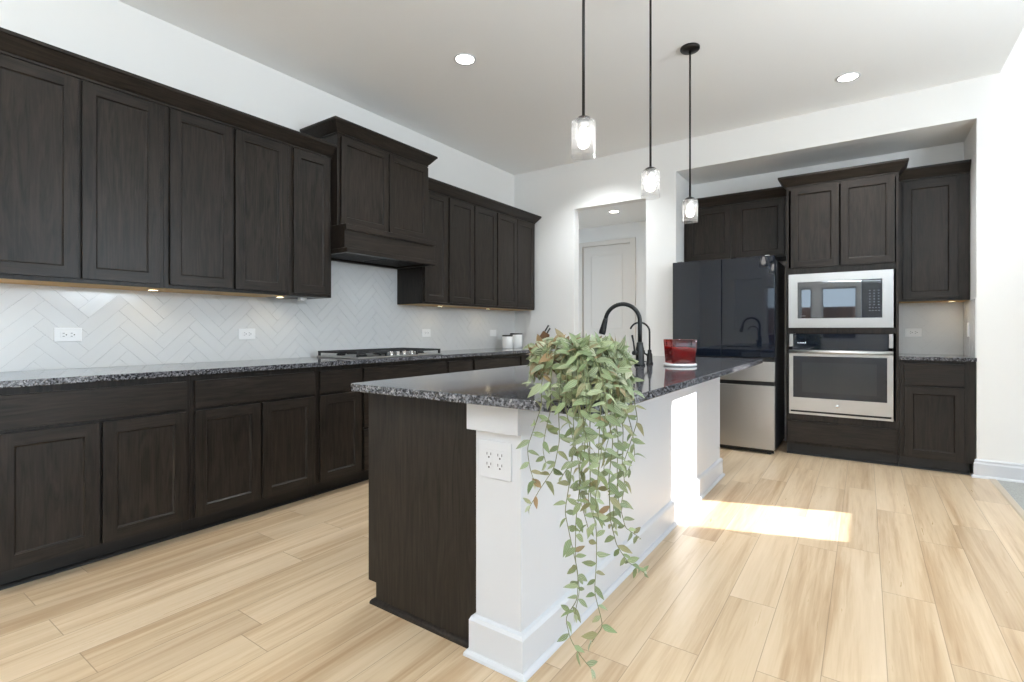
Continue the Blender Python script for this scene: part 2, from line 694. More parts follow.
def window(n, axis, a0, a1, z0, z1, pos, blind=False):
    """white sash frame set in the opening with one pane."""
    fw = 0.035
    bm = bmesh.new()

    def b(p, q, r, s, d0, d1):
        if axis == 'x':
            bx(bm, p, q, pos + d0, pos + d1, r, s)
        else:
            bx(bm, pos + d0, pos + d1, p, q, r, s)
    b(a0, a0 + fw, z0, z1, 0.0, 0.05)
    b(a1 - fw, a1, z0, z1, 0.0, 0.05)
    b(a0 + fw, a1 - fw, z0, z0 + fw, 0.0, 0.05)
    b(a0 + fw, a1 - fw, z1 - fw, z1, 0.0, 0.05)
    if a1 - a0 > 1.5:
        c = (a0 + a1) / 2
        b(c - 0.03, c + 0.03, z0 + fw, z1 - fw, 0.0, 0.05)
    fr = struct(obj('window_%d' % n, bm, M['trim'], loc=None))
    bm = bmesh.new()
    b(a0 + fw, a1 - fw, z0 + fw, z1 - fw, 0.022, 0.028)
    obj('pane', bm, M['pane'], fr)
    if blind:
        bm = bmesh.new()
        b(a0 + 0.01, a1 - 0.01, z0 + 0.01, z1 - 0.005, 0.09, 0.094)
        obj('roller_blind', bm, M['blind'], fr)
    if axis == 'x':
        portal('daylight_portal', ((a0 + a1) / 2, pos - 0.02, (z0 + z1) / 2), (0, 1, 0), a1 - a0, z1 - z0)
    else:
        portal('daylight_portal', (pos + 0.07, (a0 + a1) / 2, (z0 + z1) / 2), (-1, 0, 0), a1 - a0, z1 - z0)


M['blind'] = mat('roller_blind_fabric', (0.75, 0.75, 0.76), 0.9, Transmission_Weight=0.0)
for i, r in enumerate(rear):
    window(i + 1, 'x', *r, YR - 0.12, blind=(i == 0))
for i, r in enumerate(side):
    window(len(rear) + 1 + i, 'y', *r, XR + 0.05)

# yard
bm = bmesh.new()
bx(bm, -30, 40, -40, 30, -0.4, -0.12)
struct(obj('ground', bm, M['ground']))
bm = bmesh.new()
bx(bm, -8, 14, -13.05, -13.0, -0.12, 1.83)
for k in range(10):
    bx(bm, -8 + 2.4 * k, -7.9 + 2.4 * k, -13.0, -12.9, -0.12, 1.75)
tag(obj('yard_fence', bm, M['fence'], loc=(3, -13, -0.12)), 'brown board fence in the yard seen mirrored in the black glass', 'fence')

# unseen sun-blocking roof, added to keep low sun off the big side windows
bm = bmesh.new()
bx(bm, XR + 0.16, XR + 4.7, -12.0, -0.9, 3.0, 3.12)
bx(bm, XR + 4.5, XR + 4.7, -12.0, -0.9, 2.85, 3.0)
for y in (-11.8, -6.5, -1.1):
    bx(bm, XR + 4.52, XR + 4.68, y, y + 0.16, -0.12, 2.85)
struct(obj('roof_sun_block', bm, M['trim']))

# baseboards
BB = [(0, 0), (0.018, 0), (0.018, 0.105), (0.012, 0.118), (0.012, 0.13), (0.006, 0.14), (0, 0.14)]
SH = [(0.018, 0), (0.032, 0), (0.030, 0.010), (0.024, 0.017), (0.018, 0.019)]


def baseboard(name, path, side=1):
    bm = bmesh.new()
    sweep(bm, path, BB, side)
    sweep(bm, path, SH, side)
    return struct(obj(name, bm, M['trim']))


baseboard('baseboard_back', [(0.66, 0), (0.838, 0)], 1)
baseboard('baseboard_pier', [(1.694, 0), (NL, 0)], 1)
baseboard('baseboard_right', [(NR - 0.001, 0.02), (NR - 0.001, 0), (XR, 0)], 1)
baseboard('baseboard_hall', [(0.79, 2.1), (1.88, 2.1)], 1)

# hall door: white two-panel door in casing
bm = bmesh.new()
DL, DR, DT = -0.11, 0.68, 2.445
bx(bm, DL, DR, 2.115, 2.15, 0.01, DT)
d = obj('door_1', bm, M['doorpaint'], bevel=0.002)
struct(d)
bm = bmesh.new()
for z0, z1 in ((0.22, 1.0), (1.15, DT - 0.14)):
    x0, x1 = DL + 0.13, DR - 0.13
    for (a, b, c, e) in ((x0, x1, z0, z0 + 0.02), (x0, x1, z1 - 0.02, z1), (x0, x0 + 0.02, z0 + 0.02, z1 - 0.02), (x1 - 0.02, x1, z0 + 0.02, z1 - 0.02)):
        bx(bm, a, b, 2.107, 2.1148, c, e)
obj('panel_moulding', bm, M['doorpaint'], d, bevel=0.003)
bm = bmesh.new()
lathe(bm, [(0, 0), (0.024, 0), (0.026, 0.012), (0.012, 0.02), (0.012, 0.035), (0.026, 0.045), (0.028, 0.06), (0.02, 0.072), (0, 0.075)], seg=20)
bmesh.ops.rotate(bm, verts=bm.verts, cent=(0, 0, 0), matrix=Matrix.Rotation(PI / 2, 3, 'X'))
bmesh.ops.translate(bm, verts=bm.verts, vec=(DL + 0.06, 2.1145, 0.95))
obj('door_knob', bm, M['bronze'], d)
bm = bmesh.new()
bx(bm, DR + 0.005, DR + 0.09, 2.082, 2.0995, 0, DT + 0.075)
bx(bm, DL - 0.09, DL - 0.005, 2.082, 2.0995, 0, DT + 0.075)
bx(bm, DL - 0.005, DR + 0.005, 2.082, 2.0995, DT + 0.005, DT + 0.075)
struct(obj('trim_2', bm, M['doorpaint'], bevel=0.003))
bm = bmesh.new()
bx(bm, DR + 0.003, DR + 0.02, 2.1, 2.2, 0, DT + 0.015)
bx(bm, DL - 0.09, DL - 0.003, 2.1, 2.2, 0, DT + 0.015)
bx(bm, DL - 0.003, DR + 0.003, 2.1, 2.2, DT + 0.004, DT + 0.015)
bx(bm, DL, DR, 2.19, 2.2, 0, DT)
struct(obj('trim_3', bm, M['doorpaint']))


# ================================================================== CABINETRY
# local frame of every cabinet: x along its width, front face at y=0 (facing -y), back at +depth, z up
def door_front(bm, x0, x1, z0, z1, y=0.0, t=0.02, st=0.056, flat=False):
    """shaker front: stiles (grain up), rails (grain across), small ogee slope, recessed panel."""
    yf, yb = y - t, y - 0.0005
    if flat:
        for f in bx(bm, x0, x1, yf, yb, z0, z1):
            f.material_index = 1
        return
    rc, sl = 0.011, 0.007
    xi0, xi1, zi0, zi1 = x0 + st, x1 - st, z0 + st, z1 - st
    V = lambda x, yy, z: (x, yy, z)
    # edges of slab
    poly(bm, [V(x0, yb, z0), V(x0, yf, z0), V(x0, yf, z1), V(x0, yb, z1)], 0)
    poly(bm, [V(x1, yf, z0), V(x1, yb, z0), V(x1, yb, z1), V(x1, yf, z1)], 0)
    poly(bm, [V(x0, yf, z1), V(x1, yf, z1), V(x1, yb, z1), V(x0, yb, z1)], 1)
    poly(bm, [V(x0, yb, z0), V(x1, yb, z0), V(x1, yf, z0), V(x0, yf, z0)], 1)
    poly(bm, [V(x0, yb, z0), V(x0, yb, z1), V(x1, yb, z1), V(x1, yb, z0)], 0)
    # stiles, rails
    poly(bm, [V(x0, yf, z0), V(xi0, yf, z0), V(xi0, yf, z1), V(x0, yf, z1)], 0)
    poly(bm, [V(xi1, yf, z0), V(x1, yf, z0), V(x1, yf, z1), V(xi1, yf, z1)], 0)
    poly(bm, [V(xi0, yf, z0), V(xi1, yf, z0), V(xi1, yf, zi0), V(xi0, yf, zi0)], 1)
    poly(bm, [V(xi0, yf, zi1), V(xi1, yf, zi1), V(xi1, yf, z1), V(xi0, yf, z1)], 1)
    a0, a1, c0, c1, yp = xi0 + sl, xi1 - sl, zi0 + sl, zi1 - sl, yf + rc
    ym = yf + 0.004
    # two-step profile: small drop then slope
    poly(bm, [V(xi0, yf, zi0), V(xi0, ym, zi0), V(xi0, ym, zi1), V(xi0, yf, zi1)], 0)
    poly(bm, [V(xi1, ym, zi0), V(xi1, yf, zi0), V(xi1, yf, zi1), V(xi1, ym, zi1)], 0)
    poly(bm, [V(xi0, yf, zi0), V(xi1, yf, zi0), V(xi1, ym, zi0), V(xi0, ym, zi0)], 1)
    poly(bm, [V(xi0, ym, zi1), V(xi1, ym, zi1), V(xi1, yf, zi1), V(xi0, yf, zi1)], 1)
    poly(bm, [V(xi0, ym, zi0), V(a0, yp, c0), V(a0, yp, c1), V(xi0, ym, zi1)], 0)
    poly(bm, [V(a1, yp, c0), V(xi1, ym, zi0), V(xi1, ym, zi1), V(a1, yp, c1)], 0)
    poly(bm, [V(xi0, ym, zi0), V(xi1, ym, zi0), V(a1, yp, c0), V(a0, yp, c0)], 1)
    poly(bm, [V(a0, yp, c1), V(a1, yp, c1), V(xi1, ym, zi1), V(xi0, ym, zi1)], 1)
    poly(bm, [V(a0, yp, c0), V(a1, yp, c0), V(a1, yp, c1), V(a0, yp, c1)], 0)


def add_door(parent, *a, **k):
    name = k.pop('name', 'door')
    bm = bmesh.new()
    door_front(bm, *a, **k)
    bmesh.ops.remove_doubles(bm, verts=bm.verts, dist=1e-5)
    return obj(name, bm, [M['wood'], M['woodh']], parent, bevel=0.0018, seg=2)


def carcass(parent, w, d, z0, z1, bottom=None):
    bm = bmesh.new()
    bx(bm, 0, w, 0, d, z0, z1)
    if bottom is not None:
        # raw underside panel, recessed behind the face frame
        bx(bm, 0.002, w - 0.002, 0.02, d, z0 - 0.0015, z0 - 0.0002, 1)
    return obj('carcass', bm, [M['wood'], M['maple']], parent, bevel=0.0012, seg=1)


LEFT_Z0, LEFT_Z1 = 1.366, 2.40


def wall_cab(label, y0, y1, doors, bottom, group):
    """left-wall unit between y0 and y1; doors given as world y ranges."""
    t = thing('wall_cabinet', label, 'cabinet', (0.33, y0, 0), PI / 2, group)
    w = y1 - y0
    carcass(t, w - 0.0006, 0.33 - 0.001, LEFT_Z0, LEFT_Z1, bottom)
    for a, b in doors:
        add_door(t, a - y0, b - y0, 1.387, 2.392)
    return t


G = 'dark wall cabinets on the left wall'
wall_cab('two-door dark brown wall cabinet cut by the left edge of the photo', -4.745, -3.99, [(-4.72, -4.376), (-4.36, -4.016)], True, G)
wall_cab('two-door dark brown wall cabinet second from the left, left of the single-door one', -3.99, -3.227, [(-3.964, -3.612), (-3.597, -3.253)], True, G)
wall_cab('single-door dark brown wall cabinet touching the left side of the range hood', -3.227, -2.8865, [(-3.201, -2.904)], None, G)
wall_cab('single-door dark brown wall cabinet touching the right side of the range hood', -1.9405, -1.604, [(-1.925, -1.618)], True, G)
wall_cab('two-door dark brown wall cabinet next to the corner one, right of the hood', -1.604, -0.827, [(-1.59, -1.222), (-1.207, -0.838)], True, G)
wall_cab('two-door dark brown wall cabinet at the far end beside the room corner', -0.827, -0.05, [(-0.817, -0.448), (-0.438, -0.078)], True, G)

CROWN = [(-0.02, 0.0), (0.004, 0.0), (0.004, 0.012), (0.012, 0.018), (0.055, 0.074), (0.062, 0.076), (0.062, 0.094), (-0.02, 0.094)]


def crown(label, path, zb, side=1):
    bm = bmesh.new()
    sweep(bm, path, [(o, z + zb) for o, z in CROWN], side)
    c = path[len(path) // 2]
    o = obj('crown_molding', bm, M['woodh'] if abs(path[0][0] - path[-1][0]) > abs(path[0][1] - path[-1][1]) else M['woody'], bevel=0.0012, seg=1,
            loc=(c[0], c[1], zb))
    return tag(o, label, 'molding', 'dark crown moldings', 'thing')


M['woody'] = wood('espresso_wood_run', 'y')
crown('long dark crown molding above the wall cabinets left of the range hood', [(0.335, -4.745), (0.335, -2.8865)], 2.4005)
crown('dark crown molding above the wall cabinets between range hood and room corner', [(0.335, -1.9405), (0.335, -0.05), (0.02, -0.05)], 2.4005)
crown('raised dark crown molding wrapping the cabinet above the range hood', [(0.02, -2.8865 + 0.0), (0.40, -2.8865), (0.40, -1.9405), (0.02, -1.9405)], 2.581)

# range-hood cabinet
HY0, HY1 = -2.8860, -1.9410
t = thing('wall_cabinet', 'raised two-door dark brown cabinet directly above the range hood box', 'cabinet', (0.40, HY0, 0), PI / 2, G)
carcass(t, HY1 - HY0, 0.399, 1.905, 2.58)
add_door(t, 0.022, 0.475, 1.918, 2.562, st=0.05)
add_door(t, 0.488, 0.932, 1.918, 2.562, st=0.05)

t = thing('range_hood', 'dark wood range hood box above the gas cooktop', 'range hood', (0.40, HY0, 1.695), PI / 2)
bm = bmesh.new()
w = HY1 - HY0
bx(bm, 0, w, -0.085, 0.399, 0.035, 0.209)
obj('hood_box', bm, M['woodh'], t, bevel=0.002)
bm = bmesh.new()
bx(bm, 0.0005, w - 0.0005, -0.101, -0.0852, 0.168, 0.209)
obj('top_band', bm, M['woodh'], t, bevel=0.002)
bm = bmesh.new()
bx(bm, 0, w, -0.112, -0.06, 0, 0.0345)
bx(bm, 0, 0.03, -0.06, 0.399, 0, 0.0345)
bx(bm, w - 0.03, w, -0.06, 0.399, 0, 0.0345)
bx(bm, 0.03, w - 0.03, 0.36, 0.399, 0, 0.0345)
obj('bottom_band', bm, M['woodh'], t, bevel=0.002)
bm = bmesh.new()
bx(bm, 0.031, w - 0.031, -0.059, 0.359, 0.018, 0.0345)
for k in range(2):
    x0 = 0.07 + k * 0.42
    for j in range(14):
        bx(bm, x0 + j * 0.027, x0 + j * 0.027 + 0.014, 0.0, 0.30, 0.012, 0.0178)
obj('hood_insert', bm, M['toe'], t)

# base cabinets on the left wall
BX = 0.61


def base_cab(label, y0, y1, drawers, doors, extra=(), group='dark base cabinets under the long counter'):
    t = thing('base_cabinet', label, 'cabinet', (BX, y0, 0), PI / 2, group)
    w = y1 - y0 - 0.0006
    bm = bmesh.new()
    bx(bm, 0, w, 0, BX - 0.001, 0.105, 0.8835)
    obj('carcass', bm, M['wood'], t, bevel=0.0012, seg=1)
    bm = bmesh.new()
    bx(bm, 0, w, 0.095, 0.115, 0.0, 0.1045)
    sweep(bm, [(0, 0.095), (w, 0.095)], [(0, 0), (0.014, 0), (0.013, 0.008), (0.007, 0.015), (0, 0.018)])
    obj('toe_kick', bm, M['toe'], t)
    for a, b in drawers:
        add_door(t, a - y0, b - y0, 0.706, 0.852, flat=True, name='drawer')
    for a, b in doors:
        add_door(t, a - y0, b - y0, 0.112, 0.689)
    for a, b, c, e in extra:
        add_door(t, a - y0, b - y0, c, e, flat=True, name='drawer')
    return t


base_cab('dark base cabinet at the left photo edge with one wide drawer over two doors', -4.745, -3.972, [(-4.72, -3.995)], [(-4.72, -4.3695), (-4.358, -3.995)])
base_cab('dark base cabinet second from the left, wide drawer over two doors', -3.972, -3.205, [(-3.952, -3.226)], [(-3.952, -3.590), (-3.578, -3.226)])
base_cab('narrow dark base cabinet left of the cooktop, one drawer over one door', -3.205, -2.838, [(-3.185, -2.850)], [(-3.185, -2.850)])
base_cab('dark drawer base cabinet directly under the gas cooktop', -2.838, -1.935, [(-2.825, -1.955)], [], [(-2.825, -1.955, 0.423, 0.689), (-2.825, -1.955, 0.112, 0.405)])
base_cab('narrow dark base cabinet right of the cooktop, one drawer', -1.935, -1.576, [(-1.916, -1.594)], [(-1.916, -1.594)])
base_cab('dark base cabinet with a wide drawer between the narrow one and the corner unit', -1.576, -0.80, [(-1.558, -0.818)], [(-1.558, -1.195), (-1.183, -0.818)])
base_cab('dark base cabinet in the far corner of the left counter', -0.80, -0.04, [(-0.782, -0.06)], [(-0.782, -0.427), (-0.415, -0.06)])

bm = bmesh.new()
bx(bm, 0.002, 0.645, -4.76, -0.002, 0.884, 0.914)
tag(obj('countertop', bm, M['granite'], bevel=0.003, loc=(0.32, -2.5, 0.884)), 'long speckled dark granite countertop along the left wall', 'countertop', 'granite countertops')


# backsplash ---------------------------------------------------------
def clip(pts, x0, x1, y0, y1):
    def cut(pts, f):
        out = []
        for i in range(len(pts)):
            a, b = pts[i - 1], pts[i]
            fa, fb = f(a), f(b)
            if (fa >= 0) != (fb >= 0):
                k = fa / (fa - fb)
                out.append((a[0] + (b[0] - a[0]) * k, a[1] + (b[1] - a[1]) * k))
            if fb >= 0:
                out.append(b)
        return out
    for f in (lambda p: p[0] - x0, lambda p: x1 - p[0], lambda p: p[1] - y0, lambda p: y1 - p[1]):
        pts = cut(pts, f)
        if len(pts) < 3:
            return []
    return pts


def herringbone(bm, rects, to3d, wt=0.066, n=4, gap=0.0006, th=0.007, seed=3):
    """rects: (u0,u1,v0,v1) on the wall; to3d(u,v,h) gives the point at height h off the wall."""
    R = random.Random(seed)
    c45 = math.sqrt(0.5)
    U0 = min(r[0] for r in rects); U1 = max(r[1] for r in rects)
    V0 = min(r[2] for r in rects); V1 = max(r[3] for r in rects)
    rad = (U1 - U0) + (V1 - V0)
    K = int(rad / wt) + 4
    for k in range(-K, K):
        for j in range(-K // (2 * n) - 2, K // (2 * n) + 3):
            for hv in (0, 1):
                ox, oy = k, (k + 2 * n * j + (1 if hv else 0))
                lx, ly = (1, n) if hv else (n, 1)
                cor = [(ox * wt + gap, oy * wt + gap), ((ox + lx) * wt - gap, oy * wt + gap),
                       ((ox + lx) * wt - gap, (oy + ly) * wt - gap), (ox * wt + gap, (oy + ly) * wt - gap)]
                pts = [((p[0] - p[1]) * c45 + (U0 + U1) / 2, (p[0] + p[1]) * c45 + V0) for p in cor]
                tu, tv = R.uniform(-0.006, 0.006), R.uniform(-0.006, 0.006)
                cu = sum(p[0] for p in pts) / 4
                cv = sum(p[1] for p in pts) / 4
                if cu < U0 - 0.3 or cu > U1 + 0.3 or cv < V0 - 0.3 or cv > V1 + 0.3:
                    continue
                for r in rects:
                    q = clip(pts, *r)
                    if not q:
                        continue
                    top = [bm.verts.new(to3d(p[0], p[1], th + (p[0] - cu) * tu + (p[1] - cv) * tv)) for p in q]
                    bot = [bm.verts.new(to3d(p[0], p[1], 0.0045)) for p in q]
                    f = bm.faces.new(top)
                    f.material_index = 0
                    for i in range(len(q)):
                        g = bm.faces.new((top[i - 1], bot[i - 1], bot[i], top[i]))
                        g.material_index = 0


bm = bmesh.new()
bx(bm, 0.001, 0.0045, -4.745, -0.001, 0.9145, 1.3635, 1)
bx(bm, 0.001, 0.0045, HY0, HY1, 1.3635, 1.694, 1)
herringbone(bm, [(-4.745, -0.001, 0.9145, 1.3635), (HY0 + 0.001, HY1 - 0.001, 1.3635, 1.694)], lambda u, v, h: (h, u, v))
tag(obj('backsplash', bm, [M['tile'], M['grout']], loc=(0, -2.4, 0.9145)), 'white herringbone tile backsplash on the left wall behind the cooktop', 'backsplash')
bm = bmesh.new()
bx(bm, 3.8285, 4.3, 0.5955, 0.599, 0.9145, 1.368, 1)
herringbone(bm, [(3.8295, 4.294, 0.9145, 1.368)], lambda u, v, h: (u, 0.6 - h, v), seed=9)
bx(bm, 4.2975, 4.301, 0.0, 0.592, 0.9145, 1.368, 1)
herringbone(bm, [(0.0, 0.592, 0.9145, 1.368)], lambda u, v, h: (4.302 - h, u, v), seed=10)
tag(obj('backsplash', bm, [M['tile'], M['grout']], loc=(4.06, 0.59, 0.9145)), 'small white tile backsplash above the short counter beside the wall oven', 'backsplash')

# ---------------------------------------------------------------- right-hand niche
TX0, TX1 = 3.010, 3.828
t = thing('oven_cabinet', 'tall dark brown cabinet holding the microwave and wall oven', 'cabinet', (TX0, 0, 0))
w = TX1 - TX0
bm = bmesh.new()
bx(bm, 0, 0.02, 0, 0.597, 0.10, 2.416)
bx(bm, w - 0.02, w, 0, 0.597, 0.10, 2.416)
bx(bm, 0.02, w - 0.02, 0.58, 0.597, 0.10, 2.416)
for z0, z1 in ((0.10, 0.12), (0.335, 0.372), (1.105, 1.142), (1.632, 1.68), (2.405, 2.416)):
    bx(bm, 0.02, w - 0.02, 0.02, 0.58, z0, z1)
# face frame
bx(bm, 0.02, w - 0.02, 0, 0.02, 0.10, 0.125)
bx(bm, 0.02, w - 0.02, 0, 0.02, 0.31, 0.374)
bx(bm, 0.02, w - 0.02, 0, 0.02, 1.096, 1.147)
bx(bm, 0.02, w - 0.02, 0, 0.02, 1.628, 1.69)
bx(bm, 0.02, w - 0.02, 0, 0.02, 2.39, 2.416)
obj('carcass', bm, M['wood'], t, bevel=0.001, seg=1)
add_door(t, 0.038, 0.405, 1.686, 2.400)
add_door(t, 0.417, 0.790, 1.686, 2.400)
add_door(t, 0.016, 0.800, 0.127, 0.312, flat=True, name='drawer')
bm = bmesh.new()
bx(bm, 0, w, 0.055, 0.075, 0, 0.0995)
sweep(bm, [(0, 0.055), (w, 0.055)], [(0, 0), (0.014, 0), (0.013, 0.008), (0.007, 0.015), (0, 0.018)])
obj('toe_kick', bm, M['toe'], t)

t = thing('wall_cabinet', 'dark wall cabinet above the black fridge, with two short doors', 'cabinet', (NL + 0.004, 0.27, 0))
w = TX0 - 0.001 - (NL + 0.004)
carcass(t, w, 0.328, 1.835, 2.400)
add_door(t, 0.040, 0.470, 1.852, 2.385)
add_door(t, 0.520, 0.950, 1.852, 2.385)

t = thing('wall_cabinet', 'single-door dark wall cabinet right of the oven cabinet in the niche', 'cabinet', (TX1 + 0.002, 0.27, 0))
w = NR - 0.003 - (TX1 + 0.002)
carcass(t, w, 0.328, 1.372, 2.400, True)
add_door(t, 0.036, 0.394, 1.395, 2.378)
crown('dark crown molding above the fridge cabinet', [(NL + 0.004, 0.265), (TX0 - 0.001, 0.265)], 2.4005)
crown('short dark crown molding above the single-door cabinet right of the ovens', [(TX1 + 0.002, 0.265), (NR - 0.003, 0.265)], 2.4005)
crown('raised dark crown molding wrapping the top of the oven cabinet', [(TX0, 0.19), (TX0, 0.0), (TX1, 0.0), (TX1, 0.19)], 2.4165)

t = thing('base_cabinet', 'dark base cabinet right of the wall oven, drawer over one raised-frame door', 'cabinet', (TX1 + 0.002, 0.0, 0))
bm = bmesh.new()
bx(bm, 0, w, 0, 0.597, 0.095, 0.8835)
obj('carcass', bm, M['wood'], t, bevel=0.001, seg=1)
add_door(t, 0.032, 0.400, 0.69, 0.858, flat=True, name='drawer')
add_door(t, 0.032, 0.400, 0.108, 0.672)
bm = bmesh.new()
bx(bm, 0, w - 0.03, 0.055, 0.075, 0, 0.0945)
sweep(bm, [(0, 0.055), (w - 0.03, 0.055)], [(0, 0), (0.014, 0), (0.013, 0.008), (0.007, 0.015), (0, 0.018)])
obj('toe_kick', bm, M['toe'], t)
bm = bmesh.new()
bx(bm, TX1 + 0.0012, NR - 0.001, -0.03, 0.594, 0.884, 0.914)
tag(obj('countertop', bm, M['granite'], bevel=0.003, loc=(4.06, 0.28, 0.884)), 'short granite countertop beside the wall oven', 'countertop', 'granite countertops')

# wall oven ----------------------------------------------------------
OX0, OX1 = 3.036, 3.790
t = thing('wall_oven', 'stainless wall oven with black window below the microwave', 'oven', (OX0, 0, 0.375))
w = OX1 - OX0
bm = bmesh.new()
bx(bm, 0.03, w - 0.03, 0.022, 0.56, 0.008, 0.712)
obj('oven_body', bm, M['body'], t)
bm = bmesh.new()
bx(bm, 0.03, w - 0.03, -0.018, 0.0215, 0.578, 0.717)
obj('control_panel', bm, M['blackglass'], t, bevel=0.002)
for x0 in (0.0, w - 0.0295):
    bm = bmesh.new()
    bx(bm, x0, x0 + 0.0295, -0.024, -0.0005, 0.602, 0.717)
    obj('end_cap', bm, M['steel'], t, bevel=0.004)
bm = bmesh.new()
# door frame with window hole
wx0, wx1, wz0, wz1 = 0.032, w - 0.040, 0.150, 0.520
bx(bm, 0, wx0, -0.028, -0.0005, 0.035, 0.575)
bx(bm, wx1, w, -0.028, -0.0005, 0.035, 0.575)
bx(bm, wx0, wx1, -0.028, -0.0005, 0.035, wz0)
bx(bm, wx0, wx1, -0.028, -0.0005, wz1, 0.575)
dr = obj('oven_door', bm, M['steel'], t)
bm = bmesh.new()
bx(bm, wx0, wx1, -0.0265, -0.012, wz0, wz1)
obj('window', bm, M['darkglass'], dr)
bm = bmesh.new()
bx(bm, wx0 + 0.07, wx1 - 0.07, -0.0271, -0.0266, wz0 + 0.05, wz1 - 0.055)
obj('inner_window', bm, mat('oven_inner_glass', (0.018, 0.022, 0.028), 0.05), dr)
bm = bmesh.new()
tube(bm, [(0.002, -0.062, 0.560), (w - 0.002, -0.062, 0.560)], 0.014, 16)
for x in (0.014, w - 0.014):
    tube(bm, [(x, -0.0285, 0.560), (x, -0.062, 0.560)], 0.010, 12)
obj('handle', bm, mat('handle_steel', (0.74, 0.735, 0.72), 0.36, metal=1.0), dr)
bm = bmesh.new()
lathe(bm, [(0, 0), (0.014, 0), (0.014, 0.002), (0.012, 0.003), (0, 0.003)], seg=24)
bmesh.ops.rotate(bm, verts=bm.verts, cent=(0, 0, 0), matrix=Matrix.Rotation(PI / 2, 3, 'X'))
bmesh.ops.translate(bm, verts=bm.verts, vec=(w / 2 - 0.01, -0.0282, 0.09))
obj('emblem', bm, M['chrome'], dr)
bm = bmesh.new()
bx(bm, 0.012, w - 0.012, -0.015, -0.0005, 0.0185, 0.0345)
obj('vent_slot', bm, M['black'], t)
bm = bmesh.new()
bx(bm, 0, w, -0.024, -0.0005, 0.0, 0.018)
for x0 in (0.0, w - 0.0115):
    bx(bm, x0, x0 + 0.0115, -0.024, -0.0005, 0.018, 0.0345)
obj('bottom_trim', bm, M['steel'], t)
bm = bmesh.new()
bx(bm, 0.066, 0.073, -0.0187, -0.0182, 0.634, 0.641)
for k in range(5):
    bx(bm, 0.082 + k * 0.0085, 0.0875 + k * 0.0085, -0.0187, -0.0182, 0.634, 0.641)
bx(bm, 0.126, 0.131, -0.0187, -0.0182, 0.632, 0.647)
obj('display_text', bm, M['display'], t)

# microwave ----------------------------------------------------------
t = thing('microwave', 'built-in microwave with wide stainless trim above the wall oven', 'microwave', (3.032, 0, 1.148))
w, h = 0.760, 0.478
gx0, gx1, gz0, gz1 = 0.070, 0.686, 0.082, 0.407
bm = bmesh.new()
bx(bm, 0, gx0, -0.022, -0.0005, 0, h)
bx(bm, gx1, w, -0.022, -0.0005, 0, h)
bx(bm, gx0, gx1, -0.022, -0.0005, 0, gz0)
bx(bm, gx0, gx1, -0.022, -0.0005, gz1, h)
obj('trim_kit', bm, M['steel'], t)
bm = bmesh.new()
bx(bm, 0.06, w - 0.06, 0.022, 0.50, 0.02, h - 0.02)
obj('microwave_body', bm, M['body'], t)
bm = bmesh.new()
bx(bm, gx0 + 0.001, gx0 + 0.475, -0.030, 0.02, gz0 + 0.001, gz1 - 0.001)
dd = obj('microwave_door', bm, M['mirrorglass'], t, bevel=0.002)
bm = bmesh.new()
bx(bm, gx0 + 0.035, gx0 + 0.43, -0.0307, -0.0302, gz0 + 0.06, gz1 - 0.05)
obj('window', bm, M['mirrorglass'], dd)
bm = bmesh.new()
for k in range(4):
    bx(bm, gx0 + 0.02 + 0.011 * k, gx0 + 0.028 + 0.011 * k, -0.0307, -0.0302, gz0 + 0.018, gz0 + 0.026)
obj('maker_mark', bm, M['glyphdim'], dd)
bm = bmesh.new()
bx(bm, gx0 + 0.477, gx1 - 0.001, -0.030, 0.02, gz0 + 0.001, gz1 - 0.001)
kp = obj('keypad', bm, M['blackglass'], t, bevel=0.002)
bm = bmesh.new()
bx(bm, gx0 + 0.52, gx1 - 0.028, -0.0307, -0.0302, gz1 - 0.075, gz1 - 0.05)
obj('display', bm, mat('display_off', (0.004, 0.005, 0.006), 0.2), kp)
bm = bmesh.new()
for r in range(8):
    for c in range(3 if r < 6 else 4):
        x = gx0 + 0.525 + c * (0.030 if r < 6 else 0.021)
        z = gz1 - 0.10 - r * 0.024
        bx(bm, x, x + 0.011, -0.0307, -0.0302, z, z + 0.006)
obj('key_print', bm, M['glyphdim'], kp)

# fridge ---------------------------------------------------------------
FX0, FX1, FY = 2.022, 2.934, -0.15
t = thing('refrigerator', 'refrigerator with black glass upper doors and stainless lower drawers', 'refrigerator', (FX0, FY, 0))
w = FX1 - FX0
bm = bmesh.new()
bx(bm, 0.004, w - 0.004, 0.06, 0.735, 0.03, 1.775)
obj('fridge_body', bm, M['body'], t, bevel=0.004)
sp = 2.484 - FX0
for x0, x1 in ((0, sp - 0.002), (sp + 0.002, w)):
    bm = bmesh.new()
    bx(bm, x0, x1, 0, 0.055, 0.875, 1.797)
    dd = obj('door', bm, M['blackglass'], t, bevel=0.004)
bm = bmesh.new()
bx(bm, 0.006, w - 0.006, 0.014, 0.0595, 0.838, 0.8725)
obj('grip_recess', bm, M['black'], t)
bm = bmesh.new()
bx(bm, 0, w, 0, 0.055, 0.66, 0.836)
obj('drawer', bm, M['steel'], t, bevel=0.004)
bm = bmesh.new()
bx(bm, 0.006, w - 0.006, 0.016, 0.0595, 0.622, 0.658)
obj('grip_recess', bm, M['black'], t)
bm = bmesh.new()
bx(bm, 0, w, 0, 0.055, 0.045, 0.62)
obj('drawer', bm, M['steel'], t, bevel=0.004)
bm = bmesh.new()
bx(bm, 0.01, w - 0.01, 0.03, 0.0595, 0.012, 0.043)
obj('bottom_grille', bm, M['black'], t)
for x in (0.05, w - 0.05):
    bm = bmesh.new()
    lathe(bm, [(0, 0), (0.018, 0), (0.02, 0.006), (0.02, 0.018), (0.012, 0.02), (0.012, 0.028), (0, 0.028)], x, 0.05, 0, 20)
    obj('foot', bm, M['rubber'], t)
